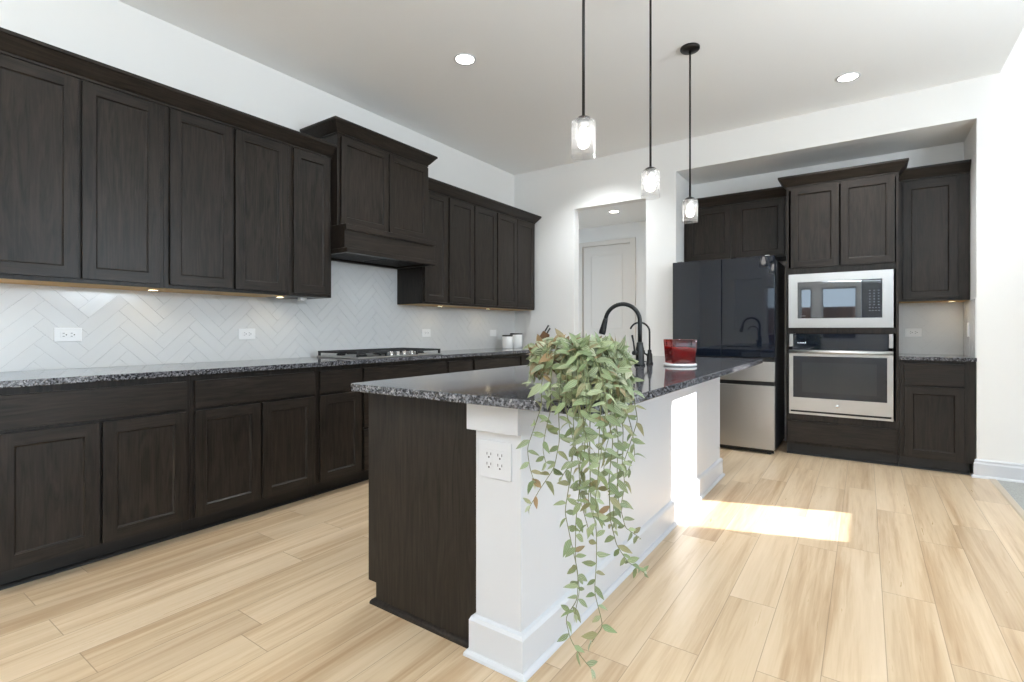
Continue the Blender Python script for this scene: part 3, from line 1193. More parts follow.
for x in (0.06, w - 0.06):
    bm = bmesh.new()
    bx(bm, x - 0.045, x + 0.045, 0.062, 0.14, 1.7755, 1.80)
    obj('hinge_cover', bm, M['body'], t, bevel=0.005)
    # small metal hinge arm on top of the door
    bm = bmesh.new()
    bx(bm, x - 0.02, x + 0.02, 0.015, 0.075, 1.8005, 1.806)
    obj('hinge_arm', bm, M['chrome'], t, bevel=0.001)

# ================================================================== ISLAND
t = thing('kitchen_island', 'kitchen island with dark end panel and white panelled seating side', 'island', (2.30, -2.45, 0))
OFF = Vector((2.30, -2.45, 0))


def isl(name, bm, m, **k):
    bmesh.ops.translate(bm, verts=bm.verts, vec=-OFF)
    return obj(name, bm, m, t, **k)


IY0, IY1 = -3.83, -1.08
KX0, KX1 = 2.488, 2.677
bm = bmesh.new()
bx(bm, 1.915, KX0 - 0.001, IY0 + 0.02, -2.62, 0.105, 0.8835)
bx(bm, 1.915, KX0 - 0.001, -1.78, IY1, 0.105, 0.8835)
bx(bm, 1.915, 2.005, -2.62, -1.78, 0.105, 0.8835)
bx(bm, 2.42, KX0 - 0.001, -2.62, -1.78, 0.105, 0.8835)
bx(bm, 2.005, 2.42, -2.62, -1.78, 0.105, 0.65)
isl('carcass', bm, M['wood'], bevel=0.001, seg=1)
bm = bmesh.new()
# end panel with the toe notch at its lower left
pts = [(1.944, 0), (2.4875, 0), (2.4875, 0.8835), (1.897, 0.8835), (1.897, 0.085), (1.944, 0.085)]
fr = [bm.verts.new((x, IY0, z)) for x, z in pts]
bk = [bm.verts.new((x, IY0 + 0.0195, z)) for x, z in pts]
bm.faces.new(fr)
bm.faces.new(list(reversed(bk)))
for i in range(len(pts)):
    bm.faces.new((fr[i - 1], bk[i - 1], bk[i], fr[i]))
isl('end_panel', bm, M['wood'], bevel=0.001, seg=1)
bm = bmesh.new()
sweep(bm, [(1.938, IY0 + 0.2), (1.938, IY0), (2.4875, IY0)], [(0, 0), (0.016, 0), (0.015, 0.010), (0.009, 0.018), (0, 0.021)], side=1)
isl('toe_shoe', bm, M['wood'])
bm = bmesh.new()
bx(bm, 1.97, 1.985, IY0 + 0.02, IY1, 0, 0.104)
isl('toe_kick', bm, M['toe'])
for k in range(4):          # fronts facing the cooktop side
    y0 = IY0 + 0.06 + k * 0.67
    bm = bmesh.new()
    door_front(bm, 0, 0.64, 0.112, 0.852)
    bmesh.ops.rotate(bm, verts=bm.verts, cent=(0, 0, 0), matrix=Matrix.Rotation(-PI / 2, 3, 'Z'))
    bmesh.ops.translate(bm, verts=bm.verts, vec=(1.9148, y0 + 0.64, 0))
    isl('door', bm, [M['wood'], M['woodh']], bevel=0.0018)
bm = bmesh.new()
bx(bm, KX0, KX1, -3.85, IY1, 0, 0.8835)
isl('knee_wall', bm, M['trim'], bevel=0.002)
bm = bmesh.new()
sweep(bm, [(KX0, -3.832), (KX0, -3.85), (KX1, -3.85), (KX1, IY1), (KX0, IY1)], [(0, 0), (0.018, 0), (0.018, 0.122), (0.012, 0.134), (0, 0.14)], side=1)
sweep(bm, [(KX0, -3.832), (KX0, -3.85), (KX1, -3.85), (KX1, IY1), (KX0, IY1)], [(0.018, 0), (0.033, 0), (0.031, 0.010), (0.025, 0.018), (0.018, 0.020)], side=1)
isl('baseboard', bm, M['trim'], bevel=0.001, seg=1)
bm = bmesh.new()
bx(bm, KX0 - 0.026, KX1 + 0.0005, -3.87, -3.8505, 0.783, 0.8835)
isl('frieze_board', bm, M['trim'], bevel=0.002)

SX0, SX1, SY0, SY1 = 2.02, 2.40, -2.55, -1.85
bm = bmesh.new()
CX, CY = [1.905, SX0, SX1, 2.985], [-3.94, SY0, SY1, -1.10]
gt = [[bm.verts.new((x, y, 0.914)) for y in CY] for x in CX]
gb = [[bm.verts.new((x, y, 0.884)) for y in CY] for x in CX]
for i in range(3):
    for j in range(3):
        if i == 1 and j == 1:
            continue
        bm.faces.new((gt[i][j], gt[i + 1][j], gt[i + 1][j + 1], gt[i][j + 1]))
        bm.faces.new((gb[i][j], gb[i][j + 1], gb[i + 1][j + 1], gb[i + 1][j]))
for i in range(3):
    for j in (0, 3):
        bm.faces.new((gt[i][j], gb[i][j], gb[i + 1][j], gt[i + 1][j]))
        bm.faces.new((gt[j][i], gb[j][i], gb[j][i + 1], gt[j][i + 1]))
for a, b in (((1, 1), (2, 1)), ((2, 1), (2, 2)), ((2, 2), (1, 2)), ((1, 2), (1, 1))):
    bm.faces.new((gt[a[0]][a[1]], gt[b[0]][b[1]], gb[b[0]][b[1]], gb[a[0]][a[1]]))
bm.edges.ensure_lookup_table()
ce = [e for e in bm.edges if abs(e.verts[0].co.z - e.verts[1].co.z) > 0.01 and min(abs(e.verts[0].co.x - CX[0]), abs(e.verts[0].co.x - CX[3])) < 1e-4
      and min(abs(e.verts[0].co.y - CY[0]), abs(e.verts[0].co.y - CY[3])) < 1e-4]
bmesh.ops.bevel(bm, geom=ce, offset=0.03, segments=6, affect='EDGES', profile=0.5)
tag(obj('countertop', bm, M['granite'], bevel=0.003, loc=(2.44, -2.52, 0.884)), 'large polished granite countertop on the kitchen island', 'countertop', 'granite countertops')

# outlet on the island end ---------------------------------------------


def receptacle(bm, cx, cz, y, vertical=True):
    """one duplex half: two slots and a ground hole, on a plate facing -y."""
    if vertical:
        bx(bm, cx - 0.0095, cx - 0.007, y - 0.0004, y, cz - 0.002, cz + 0.007)
        bx(bm, cx + 0.007, cx + 0.0095, y - 0.0004, y, cz - 0.002, cz + 0.007)
        tube(bm, [(cx, y - 0.0004, cz - 0.009), (cx, y, cz - 0.009)], 0.0032, 10)
    else:
        bx(bm, cx - 0.007, cx + 0.002, y - 0.0004, y, cz + 0.007, cz + 0.0095)
        bx(bm, cx - 0.007, cx + 0.002, y - 0.0004, y, cz - 0.0095, cz - 0.007)
        tube(bm, [(cx + 0.009, y - 0.0004, cz), (cx + 0.009, y, cz)], 0.0032, 10)


t = thing('outlet', 'large white double outlet with four sockets on the white island end', 'outlet', (2.574, -3.8505, 0.688))
bm = bmesh.new()
bx(bm, -0.068, 0.068, -0.006, 0, -0.064, 0.064)
obj('plate', bm, M['plate'], t, bevel=0.003)
for sx in (-0.023, 0.023):
    bm = bmesh.new()
    bx(bm, sx - 0.0165, sx + 0.0165, -0.0075, -0.0061, -0.034, 0.034)
    r = obj('receptacle', bm, M['plate'], t, bevel=0.001)
    for sz in (-0.017, 0.017):
        bm = bmesh.new()
        receptacle(bm, sx, sz, -0.0076)
        obj('slots', bm, M['slot'], r)


def wall_outlet(label, loc, rz, switch=False):
    t = thing('outlet', label, 'outlet', loc, rz, 'white outlets on the tile backsplash')
    bm = bmesh.new()
    bx(bm, -0.060, 0.060, -0.006, 0, -0.038, 0.038)
    obj('plate', bm, M['plastic'], t, bevel=0.003)
    bm = bmesh.new()
    bx(bm, -0.034, 0.034, -0.0075, -0.0061, -0.0165, 0.0165)
    r = obj('receptacle', bm, M['plastic'], t, bevel=0.001)
    if not switch:
        for sx in (-0.017, 0.017):
            bm = bmesh.new()
            receptacle(bm, sx, 0, -0.0076, False)
            obj('slots', bm, M['slot'], r)
    return t


wall_outlet('white outlet nearest the left photo edge on the tiles', (0.0082, -4.332, 1.101), PI / 2)
wall_outlet('white outlet on the tiles left of the cooktop', (0.0082, -3.35, 1.099), PI / 2)
wall_outlet('white outlet on the tiles just right of the cooktop', (0.0082, -1.563, 1.097), PI / 2)
wall_outlet('white outlet on the tiles beside the canisters', (0.0082, -0.455, 1.092), PI / 2, True)
wall_outlet('white outlet on the tiles beside the wall oven', (3.957, 0.5918, 1.105), 0)
# narrow switch on the niche side tiles
t = thing('light_switch', 'narrow white switch on the side tiles of the niche counter', 'switch', (4.2938, 0.30, 1.13), -PI / 2)
bm = bmesh.new()
bx(bm, -0.035, 0.035, -0.006, 0, -0.058, 0.058)
obj('plate', bm, M['plastic'], t, bevel=0.003)
bm = bmesh.new()
bx(bm, -0.0165, 0.0165, -0.009, -0.0061, -0.033, 0.033)
obj('rocker', bm, M['plastic'], t, bevel=0.002)

# ================================================================== COOKTOP
t = thing('cooktop', 'stainless gas cooktop with black grates set in the left counter', 'cooktop', (0.33, -2.395, 0.9145), PI / 2)
cw, cd = 0.445, 0.255
bm = bmesh.new()
bx(bm, -cw, cw, -cd, cd, 0, 0.012)
obj('tray', bm, M['steel'], t, bevel=0.004)
spots = [(-0.31, -0.12, 0.040), (-0.31, 0.13, 0.035), (0.0, 0.04, 0.055), (0.31, -0.12, 0.035), (0.31, 0.13, 0.040)]
for (x, y, r) in spots:
    bm = bmesh.new()
    lathe(bm, [(0, 0.0125), (r * 0.9, 0.0125), (r, 0.018), (r, 0.024), (r * 0.8, 0.025), (r * 0.8, 0.030), (r * 0.72, 0.033), (0, 0.033)], x, y, 0, 24)
    obj('burner', bm, M['iron'], t)
for gx in (-0.298, 0.0, 0.298):
    bm = bmesh.new()
    hw, y0, y1 = 0.143, (-0.235 if gx else -0.13), 0.24
    z0, z1 = 0.036, 0.050
    bx(bm, gx - hw, gx + hw, y0, y0 + 0.014, z0, z1)
    bx(bm, gx - hw, gx + hw, y1 - 0.014, y1, z0, z1)
    bx(bm, gx - hw, gx - hw + 0.012, y0 + 0.014, y1 - 0.014, z0, z1)
    bx(bm, gx + hw - 0.012, gx + hw, y0 + 0.014, y1 - 0.014, z0, z1)
    for f in (0.25, 0.5, 0.75):
        x = gx - hw + 2 * hw * f
        bx(bm, x - 0.005, x + 0.005, y0 + 0.014, y1 - 0.014, z0 + 0.002, z1)
    for f in (0.33, 0.67):
        y = y0 + (y1 - y0) * f
        bx(bm, gx - hw + 0.012, gx + hw - 0.012, y - 0.005, y + 0.005, z0 + 0.001, z1 - 0.001)
    for sx in (-1, 1):
        for y in (y0 + 0.007, y1 - 0.007):
            bx(bm, gx + sx * (hw - 0.009) - 0.007, gx + sx * (hw - 0.009) + 0.007, y - 0.007, y + 0.007, 0.0125, z0)
    obj('grate', bm, M['iron'], t)
for wy in (-2.488, -2.418, -2.352, -2.268):
    x = wy + 2.395
    bm = bmesh.new()
    lathe(bm, [(0, 0.0125), (0.022, 0.0125), (0.022, 0.018), (0.017, 0.020), (0.0165, 0.040), (0.014, 0.043), (0, 0.043)], x, -0.205, 0, 24)
    bx(bm, x - 0.003, x + 0.003, -0.221, -0.189, 0.0431, 0.047)
    obj('knob', bm, M['chrome'], t)

# ================================================================== ITEMS ON THE LEFT COUNTER


def canister(label, x, y, r, h):
    t = thing('canister', label, 'canister', (x, y, 0.9145), 0, 'white canisters')
    bm = bmesh.new()
    lathe(bm, [(0, 0), (r * 0.96, 0), (r, 0.006), (r, h - 0.008), (r * 0.97, h), (0, h)], seg=32)
    obj('jar', bm, M['ivory'], t)
    bm = bmesh.new()
    lathe(bm, [(0, h + 0.0005), (r * 0.99, h + 0.0005), (r * 1.01, h + 0.004), (r * 1.01, h + 0.012), (r * 0.96, h + 0.016), (0, h + 0.016)], seg=32)
    obj('lid', bm, M['bronze'], t)


canister('smaller white canister with dark lid left of the taller one in the counter corner', 0.20, -0.43, 0.062, 0.138)
canister('taller white canister with dark lid behind the smaller one in the counter corner', 0.17, -0.205, 0.074, 0.158)

kp0 = on(544, 330, 'y', -0.20)
t = thing('knife_block', 'wooden knife block with black handles behind the hanging plant', 'knife block', (kp0.x + 0.0, -0.22, 0.9145), PI + 0.55)
bm = bmesh.new()
prof = [(-0.05, 0), (0.09, 0), (0.09, 0.06), (0.0, 0.205), (-0.075, 0.16)]
a = [bm.verts.new((x, -0.05, z)) for x, z in prof]
b = [bm.verts.new((x, 0.05, z)) for x, z in prof]
bm.faces.new(a)
bm.faces.new(list(reversed(b)))
for i in range(5):
    bm.faces.new((a[i - 1], b[i - 1], b[i], a[i]))
obj('block', bm, M['knifewood'], t, bevel=0.003)
dirn = Vector((-0.075 - 0.0, 0, 0.16 - 0.205))
nrm = Vector((-0.5145, 0, 0.8575))
for i, (f, y) in enumerate(((0.25, -0.03), (0.25, 0.0), (0.25, 0.03), (0.62, -0.03), (0.62, 0.0), (0.62, 0.03))):
    p = Vector((0, 0, 0.205)) + dirn * f + Vector((0, y, 0)) + nrm * 0.001
    bm = bmesh.new()
    L = 0.085 if f < 0.5 else 0.065
    tube(bm, [p, p + nrm * 0.01, p + nrm * L * 0.6, p + nrm * L], [0.008, 0.0095, 0.0085, 0.0105], 10)
    obj('handle', bm, M['black'], t)

# ================================================================== SINK, FAUCETS, CANDLE
t = thing('sink', 'undermount steel sink in the island countertop', 'sink', ((SX0 + SX1) / 2, (SY0 + SY1) / 2, 0.70))
bm = bmesh.new()
hx, hy = (SX1 - SX0) / 2 + 0.004, (SY1 - SY0) / 2 + 0.004
bx(bm, -hx, hx, -hy, hy, 0, 0.006)
for x0, x1, y0, y1 in ((-hx, -hx + 0.004, -hy, hy), (hx - 0.004, hx, -hy, hy), (-hx + 0.004, hx - 0.004, -hy, -hy + 0.004), (-hx + 0.004, hx - 0.004, hy - 0.004, hy)):
    bx(bm, x0, x1, y0, y1, 0.006, 0.1838)
obj('basin', bm, M['steel'], t)
bm = bmesh.new()
lathe(bm, [(0, 0.0062), (0.05, 0.0062), (0.052, 0.009), (0.04, 0.0095), (0, 0.008)], seg=24)
obj('drain', bm, M['chrome'], t)


def arc(c, r, a0, a1, n, ux):
    """points on a vertical arc in the plane spanned by ux and z."""
    return [Vector((c[0], c[1], c[2])) + ux * (r * math.cos(a0 + (a1 - a0) * i / n)) + Vector((0, 0, r * math.sin(a0 + (a1 - a0) * i / n))) for i in range(n + 1)]


fb = Vector((2.485, -2.275, 0.9145))
t = thing('faucet', 'tall matte black gooseneck faucet behind the plant on the island', 'faucet', fb)
ux = Vector((-1, -0.15, 0)).normalized()
bm = bmesh.new()
lathe(bm, [(0, 0), (0.032, 0), (0.033, 0.006), (0.028, 0.012), (0.025, 0.02), (0.0245, 0.10), (0.020, 0.118), (0.019, 0.135), (0.0135, 0.14), (0, 0.14)], seg=28)
obj('base', bm, M['black'], t)
R_ = 0.106
cz = 0.265
pts = [Vector((0, 0, 0.139)), Vector((0, 0, 0.20))] + arc(ux * R_ + Vector((0, 0, cz)), R_, PI, 0.18, 22, ux)
bm = bmesh.new()
tube(bm, pts, 0.0125, 16)
obj('spout', bm, M['black'], t)
bm = bmesh.new()
e = pts[-1]
dv = (pts[-1] - pts[-2]).normalized()
tube(bm, [e + dv * 0.0005, e + dv * 0.012, e + dv * 0.03, e + dv * 0.085, e + dv * 0.10], [0.0135, 0.015, 0.0165, 0.0215, 0.020], 20)
obj('spray_head', bm, M['black'], t)
bm = bmesh.new()
sd = Vector((-0.45, -0.9, 0)).normalized()
p0 = Vector((0, 0, 0.075)) + sd * 0.0235
tube(bm, [p0, p0 + sd * 0.028], 0.013, 14)
p1 = p0 + sd * 0.018 + Vector((0, 0, 0.012))
tube(bm, [p1, p1 + sd * 0.008 + Vector((0, 0, 0.05)), p1 + sd * 0.02 + Vector((0, 0, 0.095))], [0.0055, 0.005, 0.0065], 10)
obj('lever', bm, M['black'], t)

fb2 = Vector((2.49, -2.12, 0.9145))
t = thing('filter_tap', 'slim black filtered-water tap behind the main faucet', 'faucet', fb2)
bm = bmesh.new()
lathe(bm, [(0, 0), (0.022, 0), (0.023, 0.005), (0.018, 0.012), (0.017, 0.06), (0.012, 0.07), (0.012, 0.085), (0.007, 0.09), (0, 0.09)], seg=24)
obj('base', bm, M['black'], t)
R2 = 0.062
pts = [Vector((0, 0, 0.089)), Vector((0, 0, 0.15))] + arc(ux * R2 + Vector((0, 0, 0.198)), R2, PI, 0.35, 18, ux)
bm = bmesh.new()
tube(bm, pts, 0.0058, 12)
obj('spout', bm, M['black'], t)
bm = bmesh.new()
sd2 = Vector((-0.6, -0.8, 0)).normalized()
p0 = Vector((0, 0, 0.055)) + sd2 * 0.0165
tube(bm, [p0, p0 + sd2 * 0.02 + Vector((0, 0, 0.012)), p0 + sd2 * 0.026 + Vector((0, 0, 0.03))], [0.006, 0.005, 0.006], 10)
obj('lever', bm, M['black'], t)

# candle on a white board
cc = Vector((2.70, -2.19, 0.9145))
bm = bmesh.new()
lathe(bm, [(0, 0), (0.088, 0), (0.095, 0.004), (0.095, 0.012), (0.091, 0.016), (0, 0.016)], seg=40)
tag(obj('trivet', bm, M['marble'], loc=(0, 0, 0)), 'round white trivet under the red candle on the island', 'trivet').location = cc
t = thing('candle', 'square red glass candle standing on the white trivet', 'candle', cc + Vector((0, 0, 0.0165)), math.radians(36))


def sqring(s, r, z, n=5):
    out = []
    for q in range(4):
        cx, cy = ((s - r), (s - r))
        for i in range(n + 1):
            a = PI / 2 * i / n
            x, y = cx + r * math.cos(a), cy + r * math.sin(a)
            for _ in range(q):
                x, y = -y, x
            out.append((x, y, z))
    return out


def loft(bm, rings, cap0=True, cap1=True, close=False):
    R = [[bm.verts.new(p) for p in r] for r in rings]
    k = len(R[0])
    pr = list(zip(R[:-1], R[1:]))
    if close:
        pr.append((R[-1], R[0]))
    for a, b in pr:
        for i in range(k):
            j = (i + 1) % k
            bm.faces.new((a[i], a[j], b[j], b[i])).smooth = True
    if cap0:
        bm.faces.new(list(reversed(R[0])))
    if cap1:
        bm.faces.new(R[-1])


bm = bmesh.new()
loft(bm, [sqring(0.064, 0.014, 0), sqring(0.070, 0.014, 0.004), sqring(0.078, 0.014, 0.138), sqring(0.077, 0.013, 0.140), sqring(0.0745, 0.012, 0.138),
          sqring(0.067, 0.012, 0.012), sqring(0.060, 0.010, 0.010)])
obj('glass_jar', bm, M['redglass'], t)
bm = bmesh.new()
loft(bm, [sqring(0.0655, 0.011, 0.0125), sqring(0.0710, 0.011, 0.088), sqring(0.064, 0.010, 0.092), sqring(0.040, 0.010, 0.087)])
obj('wax', bm, M['wax'], t)
for x, y in ((-0.025, -0.02), (0.025, -0.02), (0, 0.025)):
    bm = bmesh.new()
    tube(bm, [(x, y, 0.087), (x + 0.001, y, 0.094), (x + 0.003, y, 0.102)], 0.0012, 6)
    obj('wick', bm, M['wick'], t)

# ================================================================== LIGHTS


def downlight(label, x, y, z, power, group='round recessed ceiling lights', col=(0.92, 0.97, 1.0)):
    t = thing('recessed_light', label, 'ceiling light', (x, y, z), 0, group)
    bm = bmesh.new()
    lathe(bm, [(0.062, -0.001), (0.078, -0.001), (0.080, -0.004), (0.076, -0.007), (0.063, -0.005)], seg=40, close=True)
    obj('trim_ring', bm, M['trim'], t)
    bm = bmesh.new()
    lathe(bm, [(0, -0.0035), (0.061, -0.0035)], seg=40)
    bm2 = bm
    lathe(bm2, [(0.061, -0.0015), (0, -0.0015)], seg=40)
    obj('lens', bm, M['lens'], t)
    d = bpy.data.lights.new('downlight_lamp', 'SPOT')
    d.energy = power
    d.spot_size = math.radians(130)
    d.spot_blend = 0.8
    d.shadow_soft_size = 0.06
    d.color = col
    o = bpy.data.objects.new('downlight_lamp', d)
    COL.objects.link(o)
    o.parent = t
    o.location = (0, 0, -0.02)


DL_P = 105
downlight('recessed ceiling light above the left side of the kitchen, left of the pendants', 1.257, -2.446, ZC, DL_P)
downlight('recessed ceiling light in front of the wall oven, right of the pendants', 3.493, -0.578, ZC, DL_P * 1.3)
downlight('recessed ceiling light hidden behind the glass of the nearest pendant', 1.257, -0.578, ZC, DL_P * 1.0)
downlight('recessed ceiling light in the hall behind the doorway', 0.776, 1.281, 2.75, 13, col=(1.0, 0.74, 0.52))


for x, y in ((3.493, -2.446), (1.257, -4.31), (3.493, -4.31), (1.257, -6.2), (3.493, -6.2)):  # unseen downlights added along the same grid for more light
    downlight('unseen recessed ceiling light added in the part of the ceiling above and behind the camera', x, y, ZC, DL_P * (0.8 if y > -3 else 0.2))


def pendant(label, x, y):
    t = thing('pendant_light', label, 'pendant light', (x, y, 1.866), 0, 'pendant lights over the island')
    bm = bmesh.new()
    H = ZC - 1.866
    lathe(bm, [(0, H - 0.0005), (0.064, H - 0.0005), (0.064, H - 0.014), (0.058, H - 0.020), (0.012, H - 0.026), (0, H - 0.026)], seg=32)
    obj('canopy', bm, M['bronze'], t)
    bm = bmesh.new()
    tube(bm, [(0, 0, 0.171), (0, 0, H - 0.0255)], 0.0062, 12)
    obj('rod', bm, M['bronze'], t)
    bm = bmesh.new()
    lathe(bm, [(0.0, 0.1705), (0.012, 0.170), (0.026, 0.164), (0.034, 0.157), (0.034, 0.1525), (0, 0.1525)], seg=28)
    obj('cap', bm, M['bronze'], t)
    bm = bmesh.new()
    lathe(bm, [(0, 0.1505), (0.024, 0.1505), (0.024, 0.128), (0.021, 0.122), (0.0, 0.122)], seg=24)
    obj('socket', bm, M['steel'], t)
    bm = bmesh.new()
    lathe(bm, [(0, 0.1215), (0.012, 0.1215), (0.013, 0.110), (0.021, 0.085), (0.026, 0.064), (0.023, 0.046), (0.013, 0.036), (0, 0.033)], seg=24)
    obj('bulb', bm, M['bulb'], t)
    bm = bmesh.new()
    lathe(bm, [(0.026, 0.1515), (0.046, 0.150), (0.051, 0.145), (0.0525, 0.134), (0.0525, 0.0), (0.0500, 0.0), (0.0500, 0.133), (0.049, 0.142), (0.044, 0.146), (0.026, 0.1475)], seg=40, close=True)
    obj('shade', bm, M['shade'], t)
    return t


pendant('nearest of the three glass pendant lights, the largest in the photo', 2.616, -3.281)
pendant('middle of the three glass pendant lights over the island', 2.616, -2.459)
pendant('farthest of the three glass pendant lights, with its ceiling canopy in view', 2.616, -1.679)


def puck(label, p, z, power=0.35):
    t = thing('puck_light', label, 'cabinet light', (p.x, p.y, z), 0, 'puck lights under the wall cabinets')
    bm = bmesh.new()
    lathe(bm, [(0.026, 0), (0.032, 0), (0.032, -0.003), (0.026, -0.0045)], seg=24, close=True)
    obj('housing', bm, M['steel'], t)
    bm = bmesh.new()
    lathe(bm, [(0, -0.0035), (0.0255, -0.0035), (0.0255, -0.0005), (0, -0.0005)], seg=24)
    obj('lens', bm, M['puck'], t)
    d = bpy.data.lights.new('puck_lamp', 'SPOT')
    d.energy = power
    d.spot_size = math.radians(150)
    d.spot_blend = 0.6
    d.shadow_soft_size = 0.025
    d.color = (1.0, 0.80, 0.52)
    o = bpy.data.objects.new('puck_lamp', d)
    COL.objects.link(o)
    o.parent = t
    o.location = (0, 0, -0.014)


PZ = LEFT_Z0 - 0.002
for lab, u, v in (('warm puck light under the wall cabinet at the left photo edge', 153, 286.6), ('warm puck light under the second wall cabinet from the left', 280, 294.4),
                  ('warm puck light under the narrow cabinet right of the hood', 440, 304.6), ('warm puck light under the two-door cabinet left of the corner one', 488, 307.2)):
    p = on(u, v, 'z', PZ)
    p.x = 0.16
    p.y = on(u, v, 'x', 0.16).y
    puck(lab, p, PZ)
puck('warm puck light under the single-door cabinet beside the ovens', Vector((4.20, 0.40, 0)), 1.370)
bm = bmesh.new()
bx(bm, 0.20, 0.24, -3.08, -3.05, 1.340, 1.3655)
bx(bm, 0.21, 0.225, -3.05, -3.02, 1.352, 1.3655)
tag(obj('cable_clip', bm, M['plastic'], bevel=0.003, loc=(0.22, -3.06, 1.34)), 'tiny white cable clip under the single-door cabinet left of the hood', 'clip')

# ================================================================== HANGING PLANT
PC = Vector((2.862, -3.822, 0.915))
plant = thing('potted_plant', 'trailing variegated plant in a grey pot on the near island corner', 'plant', PC)
bm = bmesh.new()
lathe(bm, [(0, 0), (0.088, 0), (0.092, 0.004), (0.112, 0.145), (0.115, 0.152), (0.112, 0.156), (0.106, 0.150), (0.100, 0.130), (0, 0.130)], seg=44)
obj('pot', bm, M['potm'], plant)
bm = bmesh.new()
lathe(bm, [(0, 0.138), (0.05, 0.137), (0.098, 0.132), (0.0985, 0.1305), (0, 0.1305)], seg=32)
obj('soil', bm, M['soil'], plant)

RNG = random.Random(21)


class Leafy:
    def __init__(self):
        self.bm = bmesh.new()
        self.uv = self.bm.loops.layers.uv.new('UVMap')
        self.tint = self.bm.loops.layers.float_color.new('tint')

    def leaf(self, base, d, up, L, Wd, dead=0.0, fold=0.25, curl=0.35, tr=(0, 1), sr=(0, 1)):
        d = d.normalized()
        side = d.cross(up)
        if side.length < 1e-3:
            side = d.orthogonal()
        side.normalize()
        nor = side.cross(d).normalized()
        bm = self.bm
        prof = [(0.0, 0.06), (0.12, 0.55), (0.32, 1.0), (0.55, 0.92), (0.78, 0.55), (1.0, 0.02)]
        rows = []
        for s, wv in prof:
            c = base + d * (L * s) - nor * (curl * L * s * s)
            hw = Wd * 0.5 * wv
            rows.append((s, [c - side * hw + nor * (fold * hw), c, c + side * hw + nor * (fold * hw)]))
        vs = [(s, [bm.verts.new(p) for p in r]) for s, r in rows]
        col = (RNG.uniform(*tr), RNG.uniform(*sr), dead, 1)
        for (s0, a), (s1, b) in zip(vs[:-1], vs[1:]):
            for k in range(2):
                f = bm.faces.new((a[k], a[k + 1], b[k + 1], b[k]))
                f.smooth = True
                f.material_index = 0
                for lp, (uu, vv) in zip(f.loops, ((k / 2, s0), ((k + 1) / 2, s0), ((k + 1) / 2, s1), (k / 2, s1))):
                    lp[self.uv].uv = (uu, vv)
                    lp[self.tint] = col

    def strand(self, pts, leaf_l=(0.03, 0.055), step=0.02, dead=0.05, rad=0.0014, start=0.0, view=None, messy=0.0, wd=(0.40, 0.56), tr=(0, 1), sr=(0, 1), out_dir=None):
        pts = [Vector(p) for p in pts]
        # resample
        out, acc = [pts[0]], 0.0
        for a, b in zip(pts[:-1], pts[1:]):
            n = max(1, int((b - a).length / 0.008))
            for i in range(1, n + 1):
                out.append(a.lerp(b, i / n))
        for _ in range(4):
            out = [out[0]] + [(out[i - 1] + out[i] * 2 + out[i + 1]) / 4 for i in range(1, len(out) - 1)] + [out[-1]]
        tube(self.bm, out, [rad * (1.0 - 0.45 * i / len(out)) for i in range(len(out))], 5, 1, caps=False)
        dist, nxt, sd = 0.0, start, RNG.choice((-1, 1))
        tot = sum((b - a).length for a, b in zip(out[:-1], out[1:]))
        for a, b in zip(out[:-1], out[1:]):
            dist += (b - a).length
            if dist >= nxt:
                nxt += step * RNG.uniform(0.7, 1.4)
                sd = -sd
                t = (b - a).normalized()
                ref = view if view is not None else Vector((0, 0, 1))
                s = t.cross(ref)
                if s.length < 0.05:
                    s = t.orthogonal()
                s.normalize()
                s = (Matrix.Rotation(RNG.uniform(-0.9, 0.9), 3, t) @ s)
                k = 1.0 - 0.45 * dist / tot
                L = RNG.uniform(*leaf_l) * (0.75 + 0.4 * k)
                d = s * sd * RNG.uniform(0.6, 1.1) + t * RNG.uniform(-0.1, 0.9) + Vector((RNG.uniform(-1, 1), RNG.uniform(-1, 1), RNG.uniform(-1, 1))) * (0.25 + 0.6 * messy)
                dl = RNG.uniform(0.7, 1.0) if RNG.random() < dead else (RNG.uniform(0.2, 0.55) if RNG.random() < 0.16 else RNG.random() * 0.1)
                face = Vector((RNG.uniform(-.6, .6), RNG.uniform(-.6, .6), RNG.uniform(0.1, 0.9)))
                if view is not None:
                    face += view * 0.7
                if out_dir is not None:
                    face += out_dir * RNG.uniform(0.3, 1.3)
                self.leaf(b, d, face, L, L * RNG.uniform(*wd), dl, RNG.uniform(0.1, 0.5), RNG.uniform(0.1, 0.6), tr, sr)
        # tip leaves
        t = (out[-1] - out[-2]).normalized()
        for q in range(2):
            self.leaf(out[-1], t + Vector((RNG.uniform(-.5, .5), RNG.uniform(-.5, .5), RNG.uniform(-.3, .3))), Vector((RNG.uniform(-1, 1), RNG.uniform(-1, 1), 1)),
                      leaf_l[0] * 0.9, leaf_l[0] * 0.36, 0.05, 0.3, 0.3)

    def build(self, name, parent, origin):
        bmesh.ops.translate(self.bm, verts=self.bm.verts, vec=-Vector(origin))
        return obj(name, self.bm, [M['leaf'], M['stem']], parent, recalc=False)


